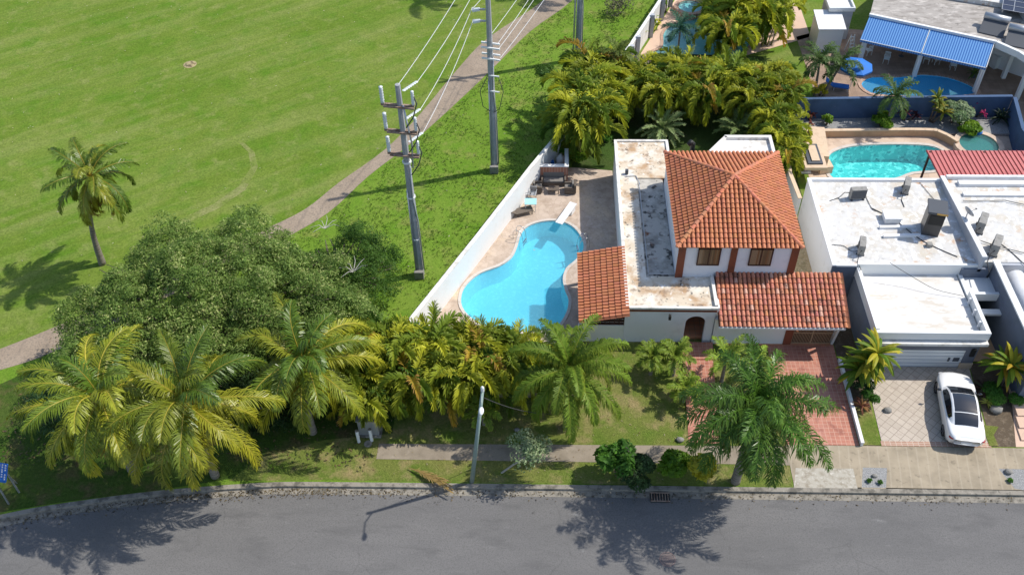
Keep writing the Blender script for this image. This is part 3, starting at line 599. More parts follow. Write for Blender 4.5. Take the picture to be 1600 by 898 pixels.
# gate and pier
MB().box(14.0, 14.45, 37.74, 38.02, 0, 2.12).build('pilaster', M['brownpaint'], H1)
b = MB()
for k in range(26): x = 14.5+k*.088; b.box(x, x+.025, 37.84, 37.87, .06, 2.05)
for z in (.06, .95, 2.02): b.box(14.47, 16.78, 37.83, 37.88, z, z+.05)
b.box(15.6, 15.66, 37.82, 37.89, .05, 2.06)
gate = b.build('gate', M['tanwall'], H1); MB().box(14.5, 16.76, 37.9, 37.93, .06, .98).build('gate_panel', M['dkbrown'], gate)
b = MB(); b.beam((16.88, 37.9, 0), (16.88, 37.5, 2.1), .14, .16, up=(0,1,0)); b.build('post', M['white_clean'], H1)
b = MB(); b.tube([(7.15, 37.78, 2.55), (7.15, 37.6, 2.6)], .02); b.box(7.08, 7.22, 37.52, 37.68, 2.3, 2.6); b.build('wall_lamp', M['black'], H1)
# side lean-to roof over the lattice
pg = MB(); o = Vector((1.98, 37.45, 2.40)); tilefield(pg, o+Vector((0,5.5,0)), (0,-1,0), (2.75, 0, .62), 5.5, 2.82, pu=.25, pv=.36, seed=5)
pg.build('lean_to_roof', M['tile'], H1)
sl_ = [o, o+Vector((2.7,0,.61)), o+Vector((2.7,5.5,.61)), o+Vector((0,5.5,0))]
MB().add(sl_+[p-Vector((0,0,.14)) for p in sl_], [(0,1,2,3),(7,6,5,4),(0,4,5,1),(1,5,6,2),(2,6,7,3),(3,7,4,0)]).build('lean_to_slab', M['brownpaint'], H1)
b = MB()
for i in range(9): b.box(2.4+i*.27, 2.45+i*.27, 37.92, 38.0, 1.43, 2.35+.2*(i/8)+.06)
for i in range(4): b.box(2.2, 4.6, 37.90, 38.02, 1.46+i*.25, 1.52+i*.25)
b.build('lattice', M['dkbrown'], H1)
for y in (38.3, 40.6, 42.7): MB().box(2.15, 2.35, y-.1, y+.1, 0, 2.38).build('post', M['white'], H1)

# =============== WHITE FLAT ROOFED HOUSE ===============
H2 = thing('flat_roof_house', 'white flat roofed house with a grey front and parapets right of the red driveway', 'house', (21, 42, 0))
b = MB(); b.box(16.9, 17.1, 41.2, 49.1, 0, 3.3); b.box(17.11, 25.5, 48.9, 49.1, 0, 3.3); b.build('side_wall', M['white_clean'], H2)
for q_ in ((16.9, 18.4, 41.1, 41.19, 0, 3.22), (18.3, 18.5, 36.1, 41.0, 0, 2.55), (24.4, 26.0, 41.0, 41.15, 0, 3.2)): MB().box(*q_).build('front_wall', M['greywall'], H2)
MB().box(17.12, 25.3, 41.2, 48.88, 3.0, 3.26).build('flat_roof', M['roof_white'], H2)
b = MB(); b.box(16.86, 17.1, 41.05, 49.14, 3.3, 3.40); b.box(17.105, 25.5, 48.95, 49.14, 3.3, 3.42); b.box(17.105, 18.3, 41.05, 41.25, 3.26, 3.36); b.build('parapet', M['white_clean'], H2)
b = MB(); b.add([(25.3,41.0,3.0),(25.5,41.0,3.0),(25.5,49.1,3.0),(25.3,49.1,3.0),(25.3,41.0,4.15),(25.5,41.0,4.15),(25.5,49.1,3.6),(25.3,49.1,3.6)], [(0,3,2,1),(4,5,6,7),(0,1,5,4),(1,2,6,5),(2,3,7,6),(3,0,4,7)]); b.build('party_wall', M['greymid'], H2)  # shade on the left face, turned from the sun, is painted as grey
MB().beam((25.4, 41.0, 4.18), (25.4, 49.1, 3.63), .28, .06).build('wall_cap', M['white_clean'], H2)
# garage wing
b = MB(); b.box(18.51, 19.0, 36.15, 36.35, 0, 2.3); b.box(23.75, 24.4, 36.15, 36.6, 0, 2.3); b.box(19.0, 23.75, 36.15, 36.35, 1.52, 2.3); b.build('garage_front', M['darkgrey2'], H2)
MB().box(23.72, 24.43, 36.10, 36.7, 0, .45).build('pier_base', M['sand'], H2)
dr = MB().box(19.0, 23.75, 36.2, 36.28, 0, 1.52).build('garage_door', M['metalwhite'], H2)
b = MB()
for k in range(5): b.box(19.0, 23.75, 36.18, 36.199, .05+k*.3, .08+k*.3)
b.build('panel_line', M['greymid'], dr)
for x in (22.95, 23.25): MB().box(x, x+(.12 if x < 23 else .34), 36.17, 36.198, .55, .85).build('door_vent', M['darkgrey'], dr)
MB().box(18.35, 24.55, 35.75, 36.34, 2.32, 2.5).build('ledge', M['parapet'], H2)
MB().box(18.5, 24.4, 36.1, 36.3, 2.52, 2.60).build('planter_soil', M['soil'], H2)
MB().box(18.52, 24.28, 36.32, 41.1, 2.35, 2.60).build('garage_roof', M['roof_band'], H2)
b = MB(); b.box(18.32, 24.56, 36.0, 36.22, 2.58, 3.12); b.box(18.32, 18.54, 36.225, 41.1, 2.45, 3.2); b.box(24.34, 24.56, 36.225, 39.3, 2.3, 3.12); b.box(24.34, 24.56, 39.3, 41.1, 2.3, 2.72)
b.build('parapet', M['metalwhite'], H2)
b = MB(); b.box(18.36, 25.5, 41.1, 41.26, 2.6, 3.42); b.build('parapet', M['metalwhite'], H2)
for y in (36.9, 37.8, 38.7): MB().box(24.2, 24.335, y, y+.1, 2.605, 3.08).build('parapet_rib', M['white_clean'], H2)
b = MB(); b.box(24.57, 26.2, 39.6, 41.0, 2.2, 2.5); b.box(24.57, 26.2, 39.4, 39.59, 2.2, 2.75); b.box(24.57, 26.2, 38.4, 38.8, 2.0, 2.15); b.build('entry_roof', M['metalwhite'], H2)
MB().box(24.6, 26.2, 36.6, 38.3, .05, .12).build('entry_floor', M['tanwall'], H2)
MB().box(24.6, 26.2, 40.9, 40.98, .1, 2.2).build('entry_door', M['darkgrey'], H2)
MB().box(24.0, 24.25, 36.05, 36.145, 1.1, 1.7).build('house_number_plate', M['black'], H2)
# right hand house
H3 = thing('flat_roof_house', 'white roofed house cut by the right edge with a tall blue-grey side wall', 'house', (30, 42, 0))
b = MB(); b.box(26.2, 26.42, 33.8, 41.2, 0, 3.55); b.box(26.43, 60, 33.8, 34.0, 0, 3.4); b.build('side_wall', M['greywall'], H3)
MB().box(26.12, 26.5, 33.7, 41.3, 3.56, 3.66).build('wall_cap', M['metalwhite'], H3)
MB().box(25.52, 60, 41.3, 49.1, 0, 3.5).build('upper_roof', M['roof_white'], H3)
MB().box(26.45, 60, 34.0, 41.25, 2.6, 2.9).build('front_roof', M['roof_band'], H3)
b = MB(); b.box(26.5, 60, 41.1, 41.29, 2.9, 3.45); b.build('grey_band', M['greymid'], H3)
b = MB(); b.box(26.2, 31.4, 48.2, 48.6, 3.5, 3.72); b.box(26.2, 31.2, 47.2, 47.5, 3.5, 3.66); b.box(31.5, 31.7, 43.0, 49.0, 3.5, 3.95); b.box(25.6, 60, 48.9, 49.1, 3.5, 3.75); b.build('roof_kerb', M['white_clean'], H3)
b = MB(); b.tube([(27.3+0.0, 37.0, 3.0), (27.3, 40.6, 3.0)], .55, 18); b.build('tank', M['white_clean'], H3, smooth=True)
for pt_ in ([P(1532,376,3.6), P(1560,385,3.6), P(1600,395,3.6)], [P(1505,314,3.6), P(1570,313,3.6), P(1602,320,3.6)]): MB().tube(pt_, .032, 6).build('roof_pipe', M['grey'], H3)
# steps at the far right
for i in range(4):
    sheet('garden_step', [(25.6+.12*i, 31.1+i*.75), (60, 31.1+i*.75), (60, 31.95+i*.75), (25.65+.12*i, 31.95+i*.75)], M['deck_pink'], .10+.09*i, thick=.1+.09*i)

# =============== TERRACE HOUSE TOP RIGHT ===============
H4 = thing('terrace_house', 'house with a weathered grey flat roof at the top right corner above the striped awning', 'house', (34, 72, 0))
TL, TR_ = Vector((25.5, 69.5, 0)), Vector((33.95, 65.5, 0)); ud = (TR_-TL).normalized(); vd = Vector((-ud.y, ud.x, 0))
def q4(u, v, z=0): p = TL + ud*u + vd*v; return Vector((p.x, p.y, z))
roof4 = [q4(0,0), q4(9.4,0), q4(11.6, -.9), q4(13.6,-2.9), (60, 50+8), (60, 95), q4(4, 24), q4(-.6, 6)]
fill([(p[0], p[1]) for p in roof4], (), 3.35, .3).build('flat_roof', M['oldroof'], H4)
wl4 = [q4(.2,2.6), q4(9.4,2.6), q4(14,1.5), (60, 62), (60, 94), q4(4, 23.6), q4(-.3, 6)]
fill([(p[0], p[1]) for p in wl4], (), 3.04, 3.04).build('wall', M['white'], H4)
b = MB(); b.beam(q4(-.05, .05, 3.44), q4(9.45, .05, 3.44), .22, .2); b.build('roof_edge', M['white_clean'], H4)
b = MB(); 
pts = [q4(9.5, 0, 3.3), q4(11.2, -.75, 3.3), q4(12.6, -1.9, 3.3), q4(13.6, -3.1, 3.3)]
for a, c in zip(pts, pts[1:]): b.beam(a, c, .25, .5)
b.build('roof_edge', M['metalwhite'], H4)
for u, v in ((.3, -1.5), (4.6, -1.5), (9.2, -1.7), (12.2, -1.4), (10.9, 1.2)):
    p = q4(u, v); MB().box(p.x-.15, p.x+.15, p.y-.15, p.y+.15, 0, 2.6 if u < 10 else 3.05).build('column', M['white'], H4)
fill([(p[0], p[1]) for p in (q4(4.6, 5.2), q4(14, 6.2), q4(14, 18), q4(5.5, 18))], (), 3.75, .38).build('raised_roof', M['roof_white'], H4)
b = MB(); b.box(q4(10.9,4.4).x, q4(10.9,4.4).x+6, q4(10.9,4.4).y, q4(10.9,4.4).y+1.1, 3.36, 3.85); b.build('roof_step', M['greymid'], H4)
for (a, c) in ((0, 4.63), (4.68, 9.35)):
    bx = MB(); A, B = q4(a, -.06, 3.35), q4(c, -.06, 3.35); C_, D = q4(c, -2.35, 2.55), q4(a, -2.35, 2.55)
    up = Vector((0,0,.03)); E_, F_ = C_-Vector((0,0,.22)), D-Vector((0,0,.22))
    loc = []
    bx.add([D, C_, B, A, D-up, C_-up, B-up, A-up, F_, E_], [(0,1,2,3),(7,6,5,4),(4,5,9,8),(0,3,7,4),(1,5,6,2)])
    aw = bx.build('awning', M['awning'], H4); rotz = math.atan2(ud.y, ud.x); R_ = Matrix.Rotation(-rotz, 4, 'Z'); aw.data.transform(R_); aw.rotation_euler = (0, 0, rotz)
    MB().beam(D+Vector((0,0,-.02)), C_+Vector((0,0,-.02)), .05).build('awning_bar', M['metalwhite'], H4)
    MB().beam(C_+Vector((0,0,.02)), B+Vector((0,0,.02)), .05).build('awning_arm', M['metalwhite'], H4)
    p = q4(c-.05, -2.2); MB().beam(p, (p.x, p.y, 2.45), .1).build('awning_post', M['metalwhite'], H4)
# outbuildings left of the awning
H5 = thing('garden_shed', 'small white shed with a sloped lid roof left of the striped awning', 'shed', (22.5, 70, 0))
b = MB(); c0, c1, c2, c3 = P(1272,82,0), P(1303,84,0), P(1318,35,2.2), P(1290,30,2.2)
sx0, sx1, sy0, sy1 = c0.x, c0.x+2.0, c0.y, c0.y+2.3
b.box(sx0, sx1, sy0, sy1, 0, 2.1); b.build('wall', M['metalwhite'], H5); b = MB(); b.add([(sx0-.1,sy0-.15,2.12),(sx1+.1,sy0-.15,2.12),(sx1+.1,sy1+.1,2.4),(sx0-.1,sy1+.1,2.4),(sx0-.1,sy0-.15,2.2),(sx1+.1,sy0-.15,2.2),(sx1+.1,sy1+.1,2.5),(sx0-.1,sy1+.1,2.5)], [(0,3,2,1),(4,5,6,7),(0,1,5,4),(1,2,6,5),(2,3,7,6),(3,0,4,7)]); b.build('roof', M['white_clean'], H5)
H6 = thing('pump_house', 'small grey flat roofed pump house between the shed and the awning', 'outbuilding', (24.3, 72, 0))
MB().box(22.95, 24.85, 71.6, 73.8, 0, 2.6).build('wall', M['greymid'], H6); MB().box(22.85, 24.95, 71.5, 73.9, 2.61, 2.75).build('roof', M['parapet'], H6)
b = MB(); b.box(22.85, 24.95, 71.5, 71.62, 2.76, 2.95); b.box(24.83, 24.95, 71.63, 73.9, 2.76, 2.95); b.box(22.85, 22.97, 71.63, 73.9, 2.76, 2.95); b.build('parapet', M['metalwhite'], H6)
# red metal canopy
RC = thing('metal_canopy', 'red ribbed metal canopy roof on dark posts behind the white house', 'canopy', (29, 51.5, 0))
b = MB(); a0, a1, a2, a3 = Vector((25.75,49.75,2.75)), Vector((33.3,49.75,2.75)), Vector((33.3,53.2,2.55)), Vector((25.75,53.2,2.55))
b.add([a0,a1,a2,a3]+[p-Vector((0,0,.04)) for p in (a0,a1,a2,a3)], [(0,1,2,3),(7,6,5,4),(0,4,5,1),(1,5,6,2),(2,6,7,3),(3,7,4,0)]); b.build('roof_sheet', M['redmetal'], RC)
b = MB(); 
for k in range(26): x = 25.8+k*.30; b.beam((x, 49.74, 2.77), (x, 53.21, 2.57), .035, .05)
b.build('roof_rib', mat('dark_red_rib', (.30,.045,.04), rough=.5), RC)
MB().box(25.7, 33.35, 49.66, 49.74, 2.62, 2.80).build('fascia', M['dkbrown'], RC)
for x, y in ((26.0, 53.0), (25.95, 50.0), (29.6, 53.0), (33.1, 53.0)): MB().beam((x, y, 0), (x, y, 2.6), .12).build('post', M['dkbrown'], RC)
# =============== VEGETATION ===============
class Acc:
    def __init__(s): s.v = []; s.c = []; s.f = []; s.n = 0
    def add(s, V, F, C):
        s.v.append(np.asarray(V, float)); s.c.append(np.asarray(C, float)); s.f += [tuple(i+s.n for i in f) for f in F]; s.n += len(V)
    def addq(s, V, C, k):
        """V: (m,k,3) polygons"""
        m = len(V); s.v.append(V.reshape(-1, 3)); s.c.append(np.repeat(C, k, 0)); idx = np.arange(m*k).reshape(m, k)+s.n; s.f += [tuple(r) for r in idx.tolist()]; s.n += m*k
    def build(s, name, m, parent=None):
        me = bpy.data.meshes.new(name); V = np.concatenate(s.v); C = np.concatenate(s.c)
        me.from_pydata(V.tolist(), [], s.f); at = me.color_attributes.new('Col', 'FLOAT_COLOR', 'POINT')
        a = np.ones((len(V), 4), np.float32); a[:, :3] = C; at.data.foreach_set('color', a.ravel()); me.materials.append(m); me.update()
        o = bpy.data.objects.new(name, me); COL.objects.link(o); o.parent = parent; return o
def unit(a): return a/(np.linalg.norm(a, axis=-1, keepdims=True)+1e-9)
def frond(acc, base, az, e0, L, droop, n=44, ll=.8, lw=.05, ldroop=.5, sw=35, lift=15, cl=(.1,.16,.02), ct=None, cr=None, s0=.16, rr=.03, pw=1.3, jit=.1, R=rng, twist=0, lp=.6):
    """one pinnate frond: arching rachis with two ranks of leaflets"""
    cl = np.array(cl); ct = cl if ct is None else np.array(ct); cr = cl*1.3 if cr is None else np.array(cr)
    K = 18; ss = np.linspace(0, 1, K); e = np.radians(e0 - droop*ss**pw); azs = np.radians(az) + np.radians(twist)*ss
    h = np.stack([np.cos(azs), np.sin(azs), 0*azs], 1); tn = h*np.cos(e)[:, None] + np.array([0, 0, 1])*np.sin(e)[:, None]
    pos = np.array(base) + np.concatenate([[np.zeros(3)], np.cumsum((tn[1:]+tn[:-1])/2*L/(K-1), 0)])
    # rachis, three sided
    nm = np.stack([-np.cos(azs)*np.sin(e), -np.sin(azs)*np.sin(e), np.cos(e)], 1); sd = np.cross(tn, nm)
    r = rr*(1-.85*ss)[:, None]; V = np.stack([pos+sd*r, pos+nm*r, pos-sd*r], 1).reshape(-1, 3)
    F = [(i*3+k, i*3+(k+1) % 3, i*3+3+(k+1) % 3, i*3+3+k) for i in range(K-1) for k in range(3)]
    acc.add(V, F, np.tile(cr, (len(V), 1)))
    s_ = np.linspace(s0, .995, n); 
    ip = lambda A: np.stack([np.interp(s_, ss, A[:, k]) for k in range(3)], 1)
    p, t, nn, b = ip(pos), unit(ip(tn)), unit(ip(nm)), unit(ip(sd))
    x = (s_-s0)/(1-s0); ln = ll*(np.sin(np.pi*np.clip(x*.86+.12, 0, 1))**lp)
    for sg in (-1, 1):
        j = R.normal(0, jit, (n, 3)); swa = np.radians(sw + 25*x); la = np.radians(lift)
        d = unit(b*sg*np.cos(swa)[:, None]*np.cos(la) + t*np.sin(swa)[:, None] + nn*np.sin(la) + j)
        l = (ln*R.uniform(.72, 1.12, n)*(1-.55*(R.random(n) < .06)))[:, None]; g = np.array([0, 0, -1.])
        m1 = p + d*l*.45; d2 = unit(d + g*ldroop*1.0); m2 = m1 + d2*l*.3; d3 = unit(d + g*ldroop*2.0); tip = m2 + d3*l*.25
        wv = unit(t - d*np.sum(t*d, 1, keepdims=True))*lw/2
        cc = cl*R.uniform(.8, 1.2, (n, 1)); 
        A = np.stack([p-wv*.6, p+wv*.6, m1+wv, m1-wv], 1); acc.addq(A, cc, 4)
        A = np.stack([m1-wv, m1+wv, m2+wv*.8, m2-wv*.8], 1); acc.addq(A, cc*.5+.5*(cl*.5+ct*.5), 4)
        A = np.stack([m2-wv*.8, m2+wv*.8, tip], 1); acc.addq(A, ct*R.uniform(.8, 1.2, (n, 1)), 3)
def palmtrunk(pts, rs, name, m, t, n=10):
    b = MB(); p = smoothline(pts, 5); r = [x[0] for x in smoothline([(q, 0) for q in rs], 5)]; r = [x*(1+.06*(i % 2)) for i, x in enumerate(r)]
    b.tube(p, r, n); return b.build(name, m, t, smooth=True, local=True)
YG = (.52, .47, .03); YR = (.75, .62, .09); GR = (.11, .19, .020); BR = (.30, .20, .10)
def coconut(label, base, top, L=4.6, n=24, seed=1, yellow=.7, group=None, nuts=True, name='coconut_palm'):
    R = np.random.default_rng(seed); t = thing(name, label, 'palm tree', base, group=group); B = Vector(base); T = Vector(top)-B
    palmtrunk([(0,0,-.1), (T.x*.15, T.y*.15, T.z*.35), (T.x*.5, T.y*.5, T.z*.7), (T.x, T.y, T.z)], [.24, .16, .14, .13], 'trunk', M['palmbark'], t)
    acc = Acc()
    for i in range(n):
        f = i/(n-1); az = i*137.5 + R.uniform(-12, 12); e0 = 82-140*f**.85 + R.uniform(-12, 12); LL = L*(.62+.45*math.sin(math.pi*min(1, f*.9+.12)))*R.uniform(.78, 1.08)
        y = min(1, max(0, yellow*(.1+1.0*f)+R.uniform(-.35, .3))); cl = np.array(GR)*(1-y)+np.array(YG)*y; ct = cl.copy()
        if f > .74 and R.random() < .75: ct = np.array((.36,.22,.10)); cl = cl*.35+np.array([.52,.36,.035])*.65
        frond(acc, (T.x, T.y, T.z), az, e0, LL, 72+40*f+R.uniform(-10, 14), 84, L*.23, .046, .85+.5*f, 34, 10-10*f, cl, ct, np.array(YR)*(.5+.5*y), rr=.055, s0=.14, R=R, twist=R.uniform(-55, 55), jit=.12)
    acc.build('crown', M['cocoleaf'], t)
    if nuts:
        b = MB()
        for k in range(7): a = k*.9; b.ball((T.x+.28*math.cos(a), T.y+.28*math.sin(a), T.z-.3), .12, n=8, m=5)
        b.build('coconuts', mat('coconut_husk', (.20, .16, .04), rough=.6), t, smooth=True, local=True)
    return t
def px3(x, y, z): p = P(x, y, z); return (p.x, p.y, p.z)
coconut('yellow-green coconut palm with low fronds at the lower left corner nearest the blue sign', (-21.9, 28.3, 0), px3(156, 622, 6.7), 4.6, 46, 3, .75)
coconut('middle coconut palm of three by the kerb with yellow fronds and orange dying ones', (-17.4, 28.1, 0), px3(290, 628, 6.7), 4.9, 48, 8, .85)
coconut('coconut palm leaning by the electrical cabinet right of the other yellow palms', (-12.7, 31.0, 0), px3(474, 566, 5.2), 4.7, 40, 12, .8)
coconut('single slender coconut palm standing alone on the golf fairway', (-28.86, 44.13, 0), px3(141, 277, 7.3), 3.5, 28, 5, .45, nuts=True)
# off-frame palms whose shadows cross the top of the fairway
coconut('tall coconut palm beyond the top edge whose shadow falls over the cart path', (5.6, 81.2, 0), (5.9, 81.2, 9.3), 4.2, 20, 15, .4)
coconut('coconut palm beyond the top edge nearest the block wall', (9.2, 83, 0), (9.2, 83, 8.6), 4.2, 20, 16, .4)
coconut('coconut palm beyond the top edge on the fairway side of the path', (-4.6, 80.6, 0), (-4.6, 80.6, 8.6), 4.2, 20, 17, .4)
def royal(label, base, h, L, n, seed, cl, ct, name='royal_palm', tr=.2, ld=.9, ll=.85, e_lo=-30, shaft=None, lean=(0,0), nl=60, lw=.05, droop=85, cat='palm tree', group=None, bark='palmbark', rc=None, jit=.16, mt='palmleaf'):
    R = np.random.default_rng(seed); t = thing(name, label, cat, base, group=group)
    palmtrunk([(0,0,-.1), (lean[0]*.3, lean[1]*.3, h*.4), (lean[0], lean[1], h)], [tr*1.15, tr, tr*.7], 'trunk', M[bark], t)
    if shaft: b = MB(); b.tube([(lean[0], lean[1], h-.05), (lean[0], lean[1], h+.7)], [tr*.8, tr*.35], 10); b.build('crownshaft', mat('crownshaft', (.12,.20,.05), rough=.5), t, smooth=True, local=True)
    acc = Acc(); z = h+(.6 if shaft else 0)
    for i in range(n):
        f = i/(n-1); az = i*137.5+R.uniform(-14, 14); e0 = 84-(84-e_lo)*f**.9+R.uniform(-6, 6)
        c = np.array(cl)*R.uniform(.75, 1.2)
        frond(acc, (lean[0], lean[1], z), az, e0, L*R.uniform(.85, 1.05)*(.75+.25*math.sin(math.pi*(f*.8+.2))), droop+R.uniform(-12, 18), nl, ll, lw, ld, 28, 10, c, np.array(ct)*R.uniform(.8, 1.2), np.array(rc if rc is not None else cl)*1.5, rr=.04, s0=.12, R=R, twist=R.uniform(-18, 18), jit=jit, lp=.5)
    acc.build('crown', M[mt], t); return t
royal('tall dark green royal palm by the kerb in front of the red driveway', (10.0, 28.25, 0), 5.8, 4.5, 44, 21, (.072, .155, .018), (.15, .24, .032), shaft=True, e_lo=-55, ld=1.3, ll=1.0, nl=92, tr=.22, droop=92, lw=.05, lean=(.1,-.15), jit=.30, mt='glossyleaf')
royal('light green feathery queen palm on the front lawn beside the pool patio', (1.25, 31.6, 0), 4.9, 4.1, 32, 22, (.16, .25, .026), (.30, .34, .04), name='queen_palm', e_lo=-42, ld=2.2, ll=.9, nl=105, tr=.19, droop=98, rc=(.18,.20,.03), lw=.045)
# small palms on the lawn
SMG = 'small feather palms around the front walk'
for i, (x, y, z, s, lab) in enumerate(((1020, 556, 1.6, 1.35, 'small lawn palm leftmost in front of the white front wall'), (1056, 556, 1.7, 1.45, 'small palm directly left of the arched doorway walk'),
        (1072, 606, 1.2, 1.3, 'low small palm halfway down the left side of the red walk'), (1135, 560, 2.0, 1.7, 'bushy small palm between the arch and the garage wall'), (1180, 572, 1.7, 1.5, 'small palm in front of the garage wall left of the red driveway'), (755, 640, 1.3, 1.5, 'small shaded palm under the feathery palm behind the street lamp'))):
    p = P(x, y, z); royal(lab, (p.x, p.y, 0), z-.1, s, 15, 40+i, (.19, .29, .03), (.30,.36,.045), name='small_palm', tr=.10, e_lo=5, ld=.4, ll=.38, nl=30, lw=.05, droop=75, group=SMG, rc=(.2,.22,.04))
p = P(1035, 200, 1.1); CYG = 'silvery cycads behind the tiled house'
royal('silver-green cycad rosette behind the left of the tiled house', (p.x, p.y, 0), 1.0, 2.1, 34, 60, (.24, .32, .13), (.36, .42, .18), name='cycad', tr=.25, e_lo=-12, ld=.1, ll=.34, nl=40, lw=.045, droop=55, cat='cycad', group=CYG)
p = P(1157, 205, 1.1)
royal('silver-green cycad rosette behind the right of the tiled house', (p.x, p.y, 0), 1.0, 2.2, 30, 61, (.19, .27, .09), (.28, .34, .12), name='cycad', tr=.25, e_lo=-5, ld=.15, ll=.38, nl=40, lw=.045, droop=60, cat='cycad', group=CYG)
# areca palm clumps
def areca_proto(seed, dark=0):
    R = np.random.default_rng(seed); t = thing('areca_palm', 'x', 'palm clump'); st = MB(); acc = Acc()
    for k in range(11):
        a = R.uniform(0, 2*math.pi); d = R.uniform(.1, .8)**.8; h = R.uniform(1.3, 2.7); bx, by = d*math.cos(a)*.6, d*math.sin(a)*.6; tx, ty = bx*1.9, by*1.9
        st.tube([(bx, by, -.05), ((bx+tx)/2, (by+ty)/2, h*.55), (tx, ty, h)], [.045, .04, .035], 6, col=(.30, .30, .08) if k % 2 else (.16,.20,.06))
        for i in range(8):
            f = i/7; y = R.random()
            cl = np.array((.07, .15, .018))*(1-y)+np.array((.50, .50, .036))*y
            ct = cl.copy()
            if R.random() < .045: cl = np.array((.46, .32, .04)); ct = np.array((.42,.24,.06))
            frond(acc, (tx, ty, h), math.degrees(a)+i*137.5+R.uniform(-20, 20), 78-62*f+R.uniform(-8, 8), R.uniform(1.5, 2.2), 118+R.uniform(-20, 40), 24, .56, .075, .45, 34, 48, cl*R.uniform(.8, 1.2), ct, (.30,.30,.04), rr=.02, s0=.22, R=R, twist=R.uniform(-40, 40), jit=.09)
    st.build('stems', mat('areca_stem', (1,1,1), rough=.6, useattr=True), t, smooth=True, local=True); acc.build('crown', M['palmleaf'], t); return t
APR = [areca_proto(70+i) for i in range(4)]; used = [False]*4; na = 0
def areca(x, y, s, label, group):
    global na
    i = na % 4; place(APR[i], used[i], (x, y, 0), R_.uniform(0, 6.28), label, group, s); used[i] = True; na += 1
R_ = random.Random(5)
HG = 'areca palms screening the pool patio from the street'
front = [(-10.6, 33.6, 1.15, 'left end'), (-9.2, 32.0, 1.0, 'front left by the electrical cabinet'), (-8.6, 34.8, 1.25, 'back left at the foot of the white wall'), (-7.2, 33.0, 1.15, 'front row second'), (-6.3, 34.9, 1.2, 'back row just under the white wall corner'), (-5.2, 33.2, 1.15, 'front row above the pavement start'), (-4.2, 34.7, 1.15, 'back row below the pool tip'), (-3.1, 33.4, 1.1, 'front row behind the street lamp'), (-2.0, 34.5, 1.05, 'back row below the pool bottom'), (-.9, 33.6, 1.0, 'right end beside the feathery palm'), (-10.9, 35.8, .95, 'far back left under the broad tree'), (.7, 34.2, .8, 'small one behind the feathery palm')]
for x, y, s, w_ in front: areca(x, y, s, 'areca palm clump in the street hedge, '+w_, HG)
BG = 'areca palms massed behind the tiled house'
back = [(2.6, 56.0, 1.45, 'lowest left over the white wall end'), (2.6, 58.4, 1.55, 'left edge bulging over the white wall'), (4.6, 59.4, 1.25, 'left, above the small turf patch'), (3.9, 61.4, 1.45, 'upper left beside the block wall'), (6.3, 61.0, 1.2, 'left of centre, rear'), (8.2, 60.4, 1.25, 'directly behind the left cycad'), (10.0, 61.6, 1.25, 'centre, rear row'), (11.3, 59.9, 1.2, 'centre, between the two cycads'), (13.2, 61.2, 1.25, 'right of centre, rear row'), (14.8, 60.0, 1.2, 'behind the right cycad'), (16.4, 61.6, 1.15, 'right end, rear row beside the open lawn'), (16.7, 59.4, 1.1, 'right end by the navy wall'), (15.9, 57.4, .95, 'right, above the rear roof block'), (16.6, 55.6, .95, 'right, beside the tan retaining wall end'), (16.4, 53.6, .8, 'lowest right in the side alley')]
for x, y, s, w_ in back: areca(x, y, s, 'areca palm clump behind the tiled house, '+w_, BG)
TG = 'areca palms over the freeform pool'
top = [(14.2, 68.6, 1.2, 'lower left over the water'), (15.3, 70.8, 1.4, 'centre'), (14.6, 72.6, 1.2, 'left centre over the pool'), (16.6, 72.8, 1.4, 'right centre'), (18.6, 74.6, 1.35, 'upper right near the green lawn'), (16.0, 75.6, 1.4, 'top by the frame edge'), (18.0, 71.0, 1.2, 'right by the white shed')]
for x, y, s, w_ in top: areca(x, y, s, 'areca palm clump at the freeform pool, '+w_, TG)
for i, (q, lab) in enumerate((((1272, 150), 'left of the pair of slim palms by the blue umbrella'), ((1285, 152), 'right of the pair of slim palms by the blue umbrella'), ((1383, 200), 'taller palm in front of the navy wall below the umbrella'))):
    p = P(*q); royal(lab, (p.x, p.y, 0), (2.9, 2.7, 2.6)[i], 2.3, 15, 90+i, (.085, .15, .035), (.12, .19, .05), name='slim_palm', tr=.10, e_lo=-10, ld=.5, ll=.5, nl=34, lw=.06, droop=85, lean=((-.1, .9, .2)[i], .3))
p = P(985, 190); royal('thin spindly palm rising from the areca clumps near the block wall', (5.2, 62.0, 0), 4.6, 1.7, 10, 95, (.13, .18, .03), (.2,.22,.04), name='spindly_palm', tr=.08, e_lo=0, ld=.3, ll=.5, nl=26, lw=.06)
royal('far palm over the freeform pool with blue-green fronds', (10.6, 68.8, 0), 2.6, 2.0, 14, 96, (.04, .12, .07), (.05,.12,.07), name='slim_palm', tr=.08, e_lo=-5, ld=.4, ll=.5, nl=30, lw=.05)
